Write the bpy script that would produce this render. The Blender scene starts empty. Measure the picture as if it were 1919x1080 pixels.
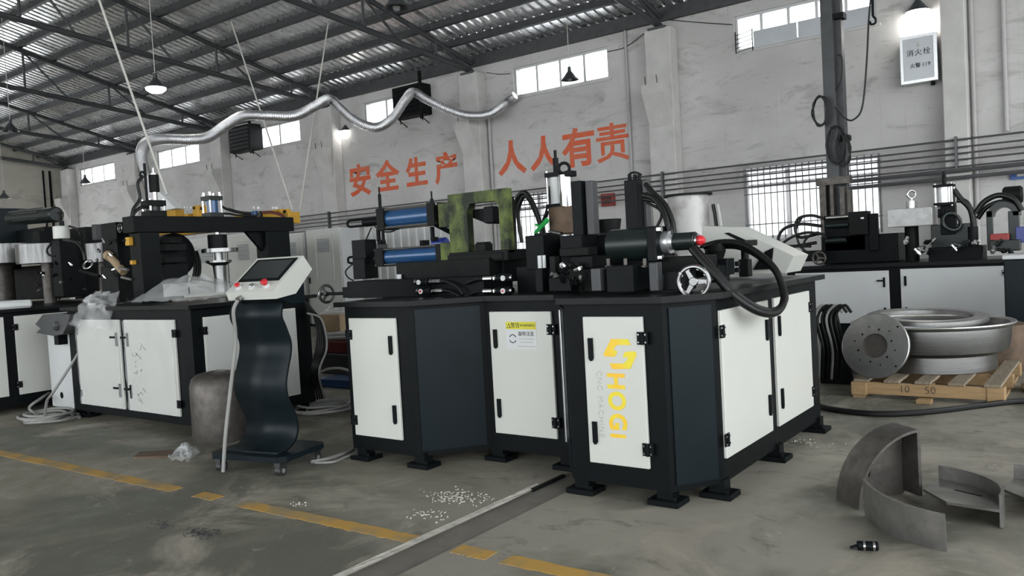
import bpy, bmesh, math, random
from mathutils import Vector, Matrix, noise
random.seed(7)
S = bpy.context.scene
COL = S.collection
# ------------------------------------------------------------------ camera
FPX, CX, CY, HCAM = 1503.0, 959.5, 540.0, 1.2
YAW, PITCH, ROLL = (math.radians(a) for a in (-36.8, -2.15, -3.22))
_fw = Vector((math.sin(YAW)*math.cos(PITCH), math.cos(YAW)*math.cos(PITCH), math.sin(PITCH)))
_r = Vector((math.cos(YAW), -math.sin(YAW), 0)); _u = _r.cross(_fw)
RT = _r*math.cos(ROLL) + _u*math.sin(ROLL); UP = _u*math.cos(ROLL) - _r*math.sin(ROLL)
EYE = Vector((0, 0, HCAM))
cd = bpy.data.cameras.new('camera'); cam = bpy.data.objects.new('camera', cd); COL.objects.link(cam)
cd.sensor_width = 36; cd.lens = FPX/1919*36; cd.clip_start = .05; cd.clip_end = 500
cam.matrix_world = Matrix(((RT.x, UP.x, -_fw.x, 0), (RT.y, UP.y, -_fw.y, 0), (RT.z, UP.z, -_fw.z, HCAM), (0, 0, 0, 1)))
S.camera = cam
# ------------------------------------------------------------------ sky and exposure
w = bpy.data.worlds.new('overcast_sky'); S.world = w; w.use_nodes = True
bg = w.node_tree.nodes['Background']; bg.inputs[0].default_value = (.93, .97, 1, 1); bg.inputs[1].default_value = 4.3
vs = S.view_settings; vs.view_transform = 'Standard'; vs.look = 'None'; vs.gamma = 1; vs.use_curve_mapping = False
vs.exposure = 0.28
S.cycles.max_bounces = 8; S.cycles.diffuse_bounces = 5; S.cycles.glossy_bounces = 4; S.cycles.transparent_max_bounces = 12
S.cycles.sample_clamp_indirect = 6; S.cycles.caustics_reflective = False; S.cycles.caustics_refractive = False

# ------------------------------------------------------------------ measuring helpers: where a sight line of the photograph meets a plane of the hall
def ray(x, y): return _fw + RT*((x-CX)/FPX) - UP*((y-CY)/FPX)
def PY(x, y, Y): d = ray(x, y); return EYE + d*(Y/d.y)
def PXx(x, y, X): d = ray(x, y); return EYE + d*(X/d.x)
def PZ(x, y, z=0): d = ray(x, y); return EYE + d*((z-HCAM)/d.z)
def PD(x, y, t): return EYE + ray(x, y)*t

# ------------------------------------------------------------------ materials
MAT = {}
def mk(name, col, rough=.5, metal=0., var=.12, scale=6., bump=0., col2=None, stretch=(1, 1, 1), alpha=1., emit=0., spec=.5, rvar=0., detail=5, lo=.35, hi=.7, coat=0.):
    m = bpy.data.materials.new(name); m.use_nodes = True; MAT[name] = m
    nt = m.node_tree; N = nt.nodes; L = nt.links; p = N['Principled BSDF']
    p.inputs['Roughness'].default_value = rough; p.inputs['Metallic'].default_value = metal
    p.inputs['Specular IOR Level'].default_value = spec; p.inputs['Alpha'].default_value = alpha
    p.inputs['Coat Weight'].default_value = coat; p.inputs['Coat Roughness'].default_value = .15
    tc = N.new('ShaderNodeTexCoord'); mp = N.new('ShaderNodeMapping'); mp.inputs['Scale'].default_value = stretch
    g = N.new('ShaderNodeNewGeometry'); L.new(g.outputs['Position'], mp.inputs[0])
    nz = N.new('ShaderNodeTexNoise'); nz.inputs['Scale'].default_value = scale; nz.inputs['Detail'].default_value = detail; nz.inputs['Roughness'].default_value = .6
    L.new(mp.outputs[0], nz.inputs['Vector'])
    mr = N.new('ShaderNodeMapRange'); mr.inputs[1].default_value = lo; mr.inputs[2].default_value = hi; L.new(nz.outputs[0], mr.inputs[0])
    mx = N.new('ShaderNodeMix'); mx.data_type = 'RGBA'
    c2 = col2 or tuple(c*(1-var) for c in col)
    mx.inputs['A'].default_value = (*col, 1); mx.inputs['B'].default_value = (*c2, 1)
    L.new(mr.outputs[0], mx.inputs['Factor']); L.new(mx.outputs['Result'], p.inputs['Base Color'])
    if rvar:
        m2 = N.new('ShaderNodeMapRange'); m2.inputs[3].default_value = max(rough-rvar, .03); m2.inputs[4].default_value = min(rough+rvar, 1)
        L.new(nz.outputs[0], m2.inputs[0]); L.new(m2.outputs[0], p.inputs['Roughness'])
    if bump:
        b = N.new('ShaderNodeBump'); b.inputs['Strength'].default_value = bump; b.inputs['Distance'].default_value = .02
        L.new(nz.outputs[0], b.inputs['Height']); L.new(b.outputs[0], p.inputs['Normal'])
    if emit:
        p.inputs['Emission Color'].default_value = (*col, 1); p.inputs['Emission Strength'].default_value = emit
    m['n'] = 0
    return m
def nodes(name): m = MAT[name]; return m.node_tree, m.node_tree.nodes, m.node_tree.links, m.node_tree.nodes['Principled BSDF']
mk('tabletop', (.008, .009, .0095), .34, 0, .3, 7, rvar=.08, spec=.14)
mk('frosted', (.75, .77, .77), .6, 0, .03, alpha=.48)
mk('galvanised', (.40, .39, .38), .5, .35, .5, 4.5, .08, col2=(.20, .19, .18), lo=.45, hi=.68)
mk('black', (.0052, .0066, .0074), .42, 0, .25, 9, rvar=.06, spec=.08)
mk('blueblack', (.0075, .0125, .0155), .36, 0, .2, 4, rvar=.06, spec=.12)
mk('dark', (.009, .010, .010), .5, 0, .4, 14, .1, spec=.1)
mk('darkgreen', (.010, .016, .015), .3, 0, .3, 12, spec=.3)
mk('greyblock', (.035, .037, .04), .5, 0, .25, 14)
mk('white', (.535, .54, .50), .35, 0, .03, 3)
mk('whitemetal', (.57, .585, .585), .4, 0, .06, 3)
mk('chrome', (.42, .42, .42), .2, 1, .1, 10)
mk('steel', (.5, .5, .49), .33, 1, .25, 14, .05, rvar=.1)
mk('lathed', (.27, .27, .265), .3, 1, .3, 3, .03, stretch=(1, 1, 40), rvar=.08)
mk('roughsteel', (.105, .095, .085), .5, .6, .45, 12, .25, rvar=.15)
mk('platesteel', (.27, .26, .245), .4, .75, .55, 5, .15, rvar=.12)
mk('ringsteel', (.15, .15, .148), .3, 1, .45, 5, .05, stretch=(6, 6, .6), rvar=.1)
mk('rust', (.13, .085, .055), .7, .3, .5, 9, .25)
mk('alu', (.62, .63, .64), .35, .85, .1, 8)
mk('paleblockpaint', (.5, .5, .49), .45, .2, .3, 9)
mk('blue', (.02, .075, .19), .22, .1, .15, 8)
mk('bluepump', (.012, .03, .22), .3, 0, .2, 8)
mk('green', (.125, .165, .042), .5, 0, .1, 5, .15, col2=(.014, .018, .011), stretch=(1.4, 1, .9), lo=.36, hi=.58, spec=.2)
mk('greenclip', (.02, .36, .07), .5)
mk('yellow', (.56, .30, .02), .45, 0, .25, 5)
mk('red', (.45, .012, .018), .3, 0, .1)
mk('redbox', (.30, .03, .025), .5, 0, .2)
mk('darkred', (.11, .02, .018), .55, 0, .3)
mk('hose', (.007, .007, .007), .4, 0, .2, 20, spec=.25)
mk('cable', (.235, .235, .222), .5, 0, .15, 10)
mk('rope', (.6, .58, .54), .8, 0, .1)
mk('foil', (.78, .78, .79), .24, .9, .15, 60, .35)
mk('screen', (.018, .022, .022), .12, 0, .1, 4)
mk('caster', (.02, .02, .02), .5)
mk('wood', (.36, .235, .115), .75, 0, .35, 9, .2, stretch=(1, 6, 6), col2=(.27, .175, .085))
mk('woodtop', (.27, .22, .155), .8, 0, .4, 9, .2, stretch=(6, 1, 6))
mk('card', (.30, .22, .13), .8, 0, .2)
mk('foam', (.74, .75, .74), .7, 0, .04)
mk('grate', (.10, .10, .10), .5)
mk('trusssteel', (.062, .065, .068), .5, .3, .3, 8)
mk('roofmetal', (.93, .94, .95), .27, .85, .18, 3, rvar=.06)
mk('skylight', (.55, .58, .6), .5)
mk('plaster', (.47, .455, .435), .9, 0, .2, 1)
mk('wallbeige', (.42, .40, .34), .9, 0, .15, 2)
mk('column_plaster', (.54, .53, .51), .85, 0, .18, 3, .1)
mk('pipegrey', (.10, .10, .105), .5, .4, .2)
mk('pvc', (.42, .41, .40), .6)
mk('frame_alu', (.5, .5, .5), .4, .5, .1)
mk('orange', (.62, .10, .035), .75, 0, .25, 5, col2=(.55, .15, .08))
mk('concrete', (.2, .2, .18), .7)
mk('markyellow', (.45, .265, .06), .75, 0, .3, 5, .15, col2=(.27, .215, .125), lo=.42, hi=.62)
mk('mortar', (.52, .50, .44), .85, 0, .5, 14, .5, lo=.5, hi=.75)
mk('trenchcover', (.17, .158, .135), .75, .0, .3, 6, .1)
mk('lampshade', (.06, .065, .07), .4, .3, .1)
mk('bulb', (1, .98, .95), .5, emit=14)
mk('film', (.80, .82, .82), .12, 0, .05, 12, .3, alpha=.27, spec=1)
mk('glass', (.9, .93, .93), .1, 0, .02, alpha=.12)
mk('stickeryellow', (.60, .55, .02), .5, 0, .05)
mk('ink', (.03, .03, .03), .6)
mk('greyink', (.42, .42, .39), .6)
mk('marker', (.16, .10, .09), .7)
mk('signpanel', (.45, .47, .49), .35, .2, .08)
mk('signblue', (.03, .10, .35), .4)
mk('logo', (.80, .47, .02), .45, 0, .1, 9, col2=(.72, .60, .03), lo=.4, hi=.6)
mk('cream', (.60, .585, .55), .6, 0, .15, 5)
mk('whitesheet', (.64, .65, .64), .5, 0, .08, 3)
mk('redplastic', (.55, .02, .03), .22, 0, .05)

def rig_concrete():
    nt, N, L, p = nodes('concrete')
    for n in list(N):
        if n.type not in ('BSDF_PRINCIPLED', 'OUTPUT_MATERIAL'): N.remove(n)
    g = N.new('ShaderNodeNewGeometry')
    def nz(scale, detail=6, rough=.6, st=(1, 1, 1), dist=0.):
        mp = N.new('ShaderNodeMapping'); mp.inputs['Scale'].default_value = st; L.new(g.outputs['Position'], mp.inputs[0])
        n = N.new('ShaderNodeTexNoise'); n.inputs['Scale'].default_value = scale; n.inputs['Detail'].default_value = detail; n.inputs['Roughness'].default_value = rough; n.inputs['Distortion'].default_value = dist
        L.new(mp.outputs[0], n.inputs['Vector']); return n.outputs[0]
    def rng(v, a, b, c=0., d=1.):
        r = N.new('ShaderNodeMapRange'); r.inputs[1].default_value = a; r.inputs[2].default_value = b; r.inputs[3].default_value = c; r.inputs[4].default_value = d
        L.new(v, r.inputs[0]); return r.outputs[0]
    def mix(f, a, b):
        m = N.new('ShaderNodeMix'); m.data_type = 'RGBA'
        L.new(f, m.inputs['Factor'])
        for k, v in (('A', a), ('B', b)):
            if isinstance(v, tuple): m.inputs[k].default_value = (*v, 1)
            else: L.new(v, m.inputs[k])
        return m.outputs['Result']
    # old green floor paint on one side of the cable trench, bare grey concrete on the other
    sx = N.new('ShaderNodeSeparateXYZ'); L.new(g.outputs['Position'], sx.inputs[0])
    side = rng(sx.outputs[0], -3.6, -2.2)
    base = mix(side, (.21, .196, .15), (.265, .248, .208))
    c = mix(rng(nz(.5, 5, .65, dist=.5), .46, .56), base, (.115, .115, .09))
    c = mix(rng(nz(1.3, 9, .7, dist=.9), .50, .64), c, (.325, .296, .24))
    c = mix(rng(nz(3.1, 8, .7, (1, 1.4, 1), 1.2), .56, .68, 0, .8), c, (.11, .103, .085))
    c = mix(rng(nz(9, 8, .75, dist=.5), .60, .72, 0, .6), c, (.47, .44, .37))
    c = mix(rng(nz(26, 4, .7), .64, .74, 0, .5), c, (.09, .085, .07))
    L.new(c, p.inputs['Base Color'])
    L.new(rng(nz(2.2, 5), .3, .7, .42, .8), p.inputs['Roughness'])
    b = N.new('ShaderNodeBump'); b.inputs['Strength'].default_value = .25; b.inputs['Distance'].default_value = .01
    L.new(nz(14, 8, .7), b.inputs['Height']); L.new(b.outputs[0], p.inputs['Normal'])
rig_concrete()
def rig_plaster(name, base, light, smut):
    nt, N, L, p = nodes(name)
    for n in list(N):
        if n.type not in ('BSDF_PRINCIPLED', 'OUTPUT_MATERIAL'): N.remove(n)
    g = N.new('ShaderNodeNewGeometry')
    def nz(scale, st, dist=0., rough=.6):
        mp = N.new('ShaderNodeMapping'); mp.inputs['Scale'].default_value = st; L.new(g.outputs['Position'], mp.inputs[0])
        n = N.new('ShaderNodeTexNoise'); n.inputs['Scale'].default_value = scale; n.inputs['Detail'].default_value = 7; n.inputs['Roughness'].default_value = rough; n.inputs['Distortion'].default_value = dist
        L.new(mp.outputs[0], n.inputs['Vector']); return n.outputs[0]
    def mix(v, lo, hi, amt, a, b):
        r = N.new('ShaderNodeMapRange'); r.inputs[1].default_value = lo; r.inputs[2].default_value = hi; r.inputs[4].default_value = amt; L.new(v, r.inputs[0])
        m = N.new('ShaderNodeMix'); m.data_type = 'RGBA'; L.new(r.outputs[0], m.inputs['Factor'])
        for k, q in (('A', a), ('B', b)):
            if isinstance(q, tuple): m.inputs[k].default_value = (*q, 1)
            else: L.new(q, m.inputs[k])
        return m.outputs['Result']
    c = mix(nz(.7, (1, 1, 1.3)), .38, .62, 1, base, light)
    c = mix(nz(1.1, (1, 1, 2.6), .8, .68), .54, .74, .85, c, smut)
    c = mix(nz(2.4, (.8, 1, 5), 1.5, .7), .60, .76, .75, c, tuple(q*.55 for q in smut))
    c = mix(nz(3, (4, 1, .25)), .6, .75, .35, c, smut)
    L.new(c, p.inputs['Base Color']); p.inputs['Roughness'].default_value = .92
    b = N.new('ShaderNodeBump'); b.inputs['Strength'].default_value = .2; b.inputs['Distance'].default_value = .02
    L.new(nz(6, (1, 1, 1)), b.inputs['Height']); L.new(b.outputs[0], p.inputs['Normal'])
rig_plaster('plaster', (.455, .445, .43), (.54, .53, .515), (.23, .222, .21))
rig_plaster('wallbeige', (.40, .38, .325), (.45, .43, .38), (.25, .235, .2))

# ------------------------------------------------------------------ mesh builder
WM = {}                                   # world matrix of every parent
class B:
    def __init__(s, T=None): s.bm = bmesh.new(); s.T = T; s.mi = 0
    def _tag(s, n0):
        s.bm.faces.ensure_lookup_table()
        for f in s.bm.faces[n0:]: f.material_index = s.mi
    def box(s, x0, x1, y0, y1, z0, z1, bev=0., rz=0., rx=0., ry=0., c=None):
        n0 = len(s.bm.faces)
        r = bmesh.ops.create_cube(s.bm, size=1)
        vs_ = r['verts']; c0 = Vector(((x0+x1)/2, (y0+y1)/2, (z0+z1)/2))
        for v in vs_: v.co = Vector((v.co.x*abs(x1-x0), v.co.y*abs(y1-y0), v.co.z*abs(z1-z0)))
        if rz or rx or ry:
            R = Matrix.Rotation(rz, 3, 'Z') @ Matrix.Rotation(ry, 3, 'Y') @ Matrix.Rotation(rx, 3, 'X')
            for v in vs_: v.co = R @ v.co
        for v in vs_: v.co += c0
        if bev:
            es = list({e for v in vs_ for e in v.link_edges})
            bmesh.ops.bevel(s.bm, geom=es, offset=bev, segments=1, affect='EDGES', profile=.5)
        s._tag(n0); return s
    def cyl(s, p0, p1, r0, r1=None, seg=20, caps=True, bev=0.):
        p0, p1 = Vector(p0), Vector(p1); r1 = r0 if r1 is None else r1
        pts = [(p0, r0), (p1, r1)]
        if bev:
            u = (p1-p0).normalized()*bev
            pts = [(p0, r0-bev), (p0+u, r0), (p1-u, r1), (p1, r1-bev)]
        return s.rings(pts, seg, caps)
    def rings(s, pts, seg=20, caps=True, axis=None):
        n0 = len(s.bm.faces)
        prev = None; up = None
        for i, (p, r) in enumerate(pts):
            p = Vector(p)
            a = axis if axis is not None else (Vector(pts[min(i+1, len(pts)-1)][0])-Vector(pts[max(i-1, 0)][0]))
            if a.length < 1e-9: a = Vector((0, 0, 1))
            a = a.normalized()
            if up is None:
                up = Vector((0, 0, 1)) if abs(a.z) < .9 else Vector((1, 0, 0))
            x = up - a*up.dot(a)
            if x.length < 1e-6: x = a.orthogonal()
            x.normalize(); up = x; y = a.cross(x)
            ring = [s.bm.verts.new(p + (x*math.cos(t) + y*math.sin(t))*r) for t in (2*math.pi*k/seg for k in range(seg))]
            if prev:
                for k in range(seg): s.bm.faces.new((prev[k], prev[(k+1) % seg], ring[(k+1) % seg], ring[k]))
            elif caps: s.bm.faces.new(ring[::-1])
            prev = ring
        if caps: s.bm.faces.new(prev)
        s._tag(n0); return s
    def lathe(s, prof, o, seg=40, axis=(0, 0, 1), closed=False):
        """profile of (radius, height) turned about an axis through o"""
        n0 = len(s.bm.faces); a = Vector(axis).normalized(); x = a.orthogonal().normalized(); y = a.cross(x); o = Vector(o)
        rows = []
        for r, h in prof:
            if r < 1e-6: rows.append([s.bm.verts.new(o + a*h)])
            else: rows.append([s.bm.verts.new(o + a*h + (x*math.cos(t)+y*math.sin(t))*r) for t in (2*math.pi*k/seg for k in range(seg))])
        if closed: rows.append(rows[0])
        for p, q in zip(rows, rows[1:]):
            for k in range(seg):
                l = (k+1) % seg
                if len(p) == 1 and len(q) == 1: continue
                if len(p) == 1: s.bm.faces.new((p[0], q[l], q[k]))
                elif len(q) == 1: s.bm.faces.new((p[k], p[l], q[0]))
                else: s.bm.faces.new((p[k], p[l], q[l], q[k]))
        s._tag(n0); return s
    def prism(s, poly, z0, z1, fn=None):
        """polygon of (a, b), extruded c from z0 to z1; fn maps (a, b, c) to a point"""
        n0 = len(s.bm.faces); fn = fn or (lambda a, b, c: (a, b, c))
        lo = [s.bm.verts.new(fn(a, b, z0)) for a, b in poly]; hi = [s.bm.verts.new(fn(a, b, z1)) for a, b in poly]
        n = len(poly)
        s.bm.faces.new(lo[::-1]); s.bm.faces.new(hi)
        for k in range(n): s.bm.faces.new((lo[k], lo[(k+1) % n], hi[(k+1) % n], hi[k]))
        s._tag(n0); return s
    def tube(s, pts, r, seg=10, res=8, closed=False, fn=None):
        P = [Vector(p) for p in pts]; out = []
        n = len(P)
        for i in range(n if closed else n-1):
            p1, p2 = P[i], P[(i+1) % n]
            p0 = P[i-1] if (i or closed) else p1*2-p2
            p3 = P[(i+2) % n] if (i+2 < n or closed) else p2*2-p1
            for k in range(res):
                t = k/res
                out.append(.5*((2*p1)+(p2-p0)*t+(2*p0-5*p1+4*p2-p3)*t*t+(3*p1-p0-3*p2+p3)*t**3))
        out.append(P[0].copy() if closed else P[-1])
        return s.rings([(p, fn(i) if fn else r) for i, p in enumerate(out)], seg, not closed)
    def torus(s, o, R, r, axis=(0, 0, 1), seg=32, ms=10):
        prof = [(R+r*math.cos(t), r*math.sin(t)) for t in (2*math.pi*k/ms for k in range(ms))]
        return s.lathe(prof, o, seg, axis, closed=True)
    def sheet(s, nu, nv, fn):
        n0 = len(s.bm.faces)
        g = [[s.bm.verts.new(fn(i/nu, j/nv)) for j in range(nv+1)] for i in range(nu+1)]
        for i in range(nu):
            for j in range(nv): s.bm.faces.new((g[i][j], g[i+1][j], g[i+1][j+1], g[i][j+1]))
        s._tag(n0); return s
    def obj(s, name, mats, parent=None, smooth=None, thick=0., sub=0):
        bmesh.ops.recalc_face_normals(s.bm, faces=s.bm.faces)
        if s.T is not None: s.bm.transform(s.T)
        if parent is not None: s.bm.transform(WM[parent.name].inverted())
        me = bpy.data.meshes.new(name); s.bm.to_mesh(me); s.bm.free()
        for m in ([mats] if isinstance(mats, str) else mats): me.materials.append(MAT[m])
        if smooth is None or smooth:
            ang = .6 if smooth is None else smooth
            me.set_sharp_from_angle(angle=ang)
            for p in me.polygons: p.use_smooth = True
        o = bpy.data.objects.new(name, me); COL.objects.link(o); o.parent = parent
        WM[o.name] = WM[parent.name] if parent is not None else Matrix.Identity(4)
        if thick: md = o.modifiers.new('thickness', 'SOLIDIFY'); md.thickness = thick; md.offset = 0
        if sub: md = o.modifiers.new('rounding', 'SUBSURF'); md.levels = sub; md.render_levels = sub
        return o
def tag(o, label, cat=None, group=None, kind=None):
    o['label'] = label
    if cat: o['category'] = cat
    if group: o['group'] = group
    if kind: o['kind'] = kind
    return o
def thing(name, label, cat, loc=(0, 0, 0), rz=0., group=None, kind=None):
    o = bpy.data.objects.new(name, None); COL.objects.link(o); o.empty_display_size = .1
    o.location = loc; o.rotation_euler = (0, 0, rz)
    WM[o.name] = Matrix.Translation(loc) @ Matrix.Rotation(rz, 4, 'Z')
    return tag(o, label, cat, group, kind)
def struct(o, label): o['kind'] = 'structure'; o['label'] = label; return o
def centred(o, base):
    """put the origin of a one-mesh thing at its base"""
    v = Vector(base); o.data.transform(Matrix.Translation(-v)); o.location = v; WM[o.name] = Matrix.Translation(v); return o
def pbox(b, x0, y0, x1, y1, Y, dep, bev=.004):
    """box whose front face, standing at depth Y, fills the given rectangle of the photograph"""
    xm, ym = (x0+x1)/2, (y0+y1)/2
    X0, X1 = PY(x0, ym, Y).x, PY(x1, ym, Y).x; w_ = X1-X0
    dep = min(dep, w_*.75); X1 = max(PY(x1, ym, Y+dep).x, X0+w_*.35)          # the outline takes in the visible side face too
    z1, z0 = PY(xm, y0, Y).z, PY(xm, y1, Y).z
    return b.box(X0, X1, Y, Y+dep, z0, z1, bev)
def text(body, size, depth, fn, name, mat, parent, off=0., align='CENTER', space=1.):
    c = bpy.data.curves.new('lettering', 'FONT'); c.body = body; c.size = size; c.align_x = align; c.align_y = 'CENTER'; c.extrude = depth; c.offset = off; c.resolution_u = 3; c.space_character = space
    o = bpy.data.objects.new('lettering', c); COL.objects.link(o)
    me = bpy.data.meshes.new_from_object(o.evaluated_get(bpy.context.evaluated_depsgraph_get()))
    bpy.data.objects.remove(o); bpy.data.curves.remove(c)
    b = B(); b.bm.from_mesh(me); bpy.data.meshes.remove(me)
    for v in b.bm.verts: v.co = Vector(fn(v.co.x, v.co.y, v.co.z))
    return b.obj(name, mat, parent, smooth=.3)

# ================================================================== THE HALL
WY, WX = 13.0, -28.6          # inner faces of the back wall and the far end wall
EAVE, SL = 5.2, .245          # roof height at the back wall and its slope
RY0, RX1 = 1.5, 7.0           # the ridge behind the camera, and where the roof ends beside it
TX0, TX1 = -2.425, -2.235     # cable trench
b = B(); b.prism([(WX-.5, -14), (TX0, -14), (TX0, 3.95), (TX1, 3.95), (TX1, -14), (14, -14), (14, WY+.3), (WX-.5, WY+.3)], -.3, 0)
struct(b.obj('floor', 'concrete', smooth=False), 'worn concrete workshop floor with old green paint')
b = B(); b.box(TX0, TX1, -14, 3.95, -.06, -.008)
struct(b.obj('trim_1', 'trenchcover', smooth=False), 'sunken dark steel cover strip of the cable trench')
b = B(); b.sheet(60, 3, lambda u, v: (TX0-.004 + (v-.5)*.05 + .014*noise.noise((u*110, v*3, 0)), -8+u*11.4, .005+.008*noise.noise((u*90, v*5, 3))*(1 if 0 < v < 1 else 0)))
struct(b.obj('trim_2', 'mortar', smooth=False), 'chipped pale mortar edge along the cable trench')
b = B(); b.box(TX0+.004, TX0+.022, 3.3, 3.6, -.03, .008)
struct(b.obj('trim_3', 'dark', smooth=False), 'dark steel angle at the end of the trench edge')

# back wall with window openings
WIN = [(-27.4, -25.1), (-22.6, -20.4), (-18.5, -16.0), (-13.7, -11.6), (-9.4, -7.25), (-4.87, -2.7)]
ZW0, ZW1 = 4.37, 4.95
LOWW = [(-9.75, -8.2, 1.25, 2.46), (-4.83, -2.72, 1.27, 2.45)]
def back_wall():
    b = B()
    xs = sorted({WX-.3, 14.0, *[v for a in WIN for v in a], *[v for a in LOWW for v in a[:2]]})
    zs = [0, 1.25, 2.46, ZW0, ZW1, EAVE+.05]
    for x0, x1 in zip(xs, xs[1:]):
        xm = (x0+x1)/2
        cuts = [(0, EAVE+.05)]
        if any(a < xm < c for a, c in WIN): cuts = [(0, ZW0), (ZW1, EAVE+.05)]
        for a, c, z0, z1 in LOWW:
            if a < xm < c:
                cuts = [(0, z0), (z1, cuts[0][1])] + cuts[1:]
        for z0, z1 in cuts: b.box(x0, x1, WY, WY+.24, z0, z1)
    bmesh.ops.remove_doubles(b.bm, verts=b.bm.verts, dist=1e-4)
    return struct(b.obj('wall_back', 'plaster', smooth=False), 'stained white plaster back wall')
back_wall()
b = B()
for q in ((6.0, WY, 4.2, 9), (10.7, WY, 0, 4.2), (-14, 6.0, 0, 9)): b.box(WX-.25, WX, *q)      # with an open doorway behind the machines
bmesh.ops.remove_doubles(b.bm, verts=b.bm.verts, dist=1e-4)
struct(b.obj('wall_left', 'wallbeige', smooth=False), 'beige end wall of the hall')
b = B(); b.box(WX, WX+.03, 12.55, 12.62, 0, 5.0); b.box(WX, WX+.03, 12.35, 12.4, 0, 5.0)
struct(b.obj('trim_4', 'dark', smooth=False), 'dark pipes beside the end wall corner')

def high_window(n, x0, x1, panes, half=None):
    o = thing('window_%d' % n, 'high strip window %d in the back wall' % n, None, ((x0+x1)/2, WY, ZW0), kind='structure')
    b = B(); f = .045
    b.box(x0, x1, WY+.04, WY+.11, ZW0, ZW0+f); b.box(x0, x1, WY+.04, WY+.11, ZW1-f, ZW1)
    for k in range(panes+1):
        x = x0 + (x1-x0)*k/panes; x = min(max(x, x0+f/2), x1-f/2)
        b.box(x-f/2, x+f/2, WY+.045, WY+.105, ZW0+f, ZW1-f)
    b.obj('window_frame', 'frame_alu', o, smooth=False)
    for k in range(panes):
        a = x0+(x1-x0)*k/panes+f/2; c = x0+(x1-x0)*(k+1)/panes-f/2
        b = B(); b.box(a, c, WY+.07, WY+.078, ZW0+f, ZW1-f); b.obj('pane', 'glass', o, smooth=False)
    b = B(); b.box(x0-.05, x1+.05, WY-.02, WY+.04, ZW0-.04, ZW0); b.obj('window_sill', 'column_plaster', o, smooth=False)
    return o
for n, (a, c) in enumerate(WIN): high_window(n+1, a, c, (3, 3, 3, 3, 4, 5)[n])
# grey boards closing the lower half of the window beside the mast
bw = thing('window_board', 'grey boards and wire mesh closing the lower half of the high window behind the mast', 'window board', (-4.2, WY-.03, ZW0))
for a, c, z1 in ((-4.55, -3.86, .27), (-3.84, -3.42, .27), (-3.4, -2.72, .27)):
    b = B(); b.box(a, c, WY-.03, WY-.005, ZW0, ZW0+z1, .004); b.obj('board', 'signpanel', bw, smooth=False)
b = B()
for k in range(5):
    b.cyl((-4.85, WY-.02, ZW0-.02+k*.07), (-4.57, WY-.02, ZW0+.02+k*.07), .006, seg=5)
for x in (-4.85, -4.57): b.cyl((x, WY-.02, ZW0-.03), (x, WY-.02, ZW0+.32), .009, seg=5)
b.obj('wire_mesh', 'dark', bw)
def low_window(n, x0, x1, z0, z1, lab):
    o = thing('window_%d' % n, lab, None, ((x0+x1)/2, WY, z0), kind='structure')
    b = B(); f = .06; zt = z1-.3
    for a, c in ((z0, z0+f), (zt-f/2, zt+f/2), (z1-f, z1)): b.box(x0, x1, WY+.03, WY+.1, a, c)
    np_ = 3 if x1-x0 > 1.8 else 2
    for k in range(np_+1):
        x = min(max(x0+(x1-x0)*k/np_, x0+f/2), x1-f/2); b.box(x-f/2, x+f/2, WY+.035, WY+.095, z0+f, z1-f)
    b.obj('window_frame', 'frame_alu', o, smooth=False)
    for k in range(np_):
        a = x0+(x1-x0)*k/np_+f/2; c = x0+(x1-x0)*(k+1)/np_-f/2
        for q, r_ in ((z0+f, zt-f/2), (zt+f/2, z1-f)):
            b = B(); b.box(a, c, WY+.075, WY+.083, q, r_); b.obj('pane', 'frosted', o, smooth=False)
    nb = int((x1-x0)/.105)
    for k in range(nb+1):
        x = x0+.03+(x1-x0-.06)*k/nb; b = B(); b.cyl((x, WY+.01, z0), (x, WY+.01, z1), .0075, seg=6); b.obj('bar', 'grate', o)
    for q in (z0+.25, z0+.75, z1-.1):
        b = B(); b.box(x0, x1, WY+.0, WY+.02, q-.008, q+.008); b.obj('rail', 'grate', o, smooth=False)
for n, (a, c, z0, z1) in enumerate(LOWW):
    low_window(7+n, a, c, z0, z1, ('barred low window behind the green press frame', 'wide barred low window behind the mast')[n])
# the white corrugated shutter in the back wall
sh = thing('door_1', 'white corrugated shutter door in the back wall', None, (-12.3, WY, 0), kind='structure')
for k in range(14):
    x0 = -13.9+k*.24
    b = B(); b.prism([(x0, 0), (x0+.12, -.0), (x0+.14, -.03), (x0+.22, -.03), (x0+.24, 0), (x0+.24, .02), (x0, .02)], 0, 2.15, lambda a, c, z: (a, WY-.03+c, z))
    b.obj('slat', 'whitesheet', sh, smooth=False)

# columns with corbels
for i, xc in enumerate((-1.68, -6.13, -10.35, -14.75, -19.2, -23.6, -27.9)):
    o = thing('column', 'plastered wall column number %d counted from the fire cabinet' % (i+1), None, (xc, WY-.14, 0), kind='structure')
    hw = .15 if i == 0 else .24
    b = B(); b.box(xc-hw, xc+hw, WY-.28, WY-.001, 0, 4.98 if i else 5.15, .012); b.obj('shaft', 'column_plaster', o, smooth=False)
    if i:
        b = B(); b.prism([(WY-.28, 3.3), (WY-.28, 4.0), (WY-.55, 4.0), (WY-.55, 3.85)], xc-.2, xc+.2, lambda a, c, z: (z, a, c)); b.obj('corbel', 'column_plaster', o, smooth=False)
        b = B()
        for dx in (-.17, .05): b.cyl((xc+dx, WY-.45, 4.0), (xc+dx+.02*random.uniform(-1, 1), WY-.45, 4.16), .008, seg=5)
        b.obj('rebar', 'rust', o)

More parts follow.
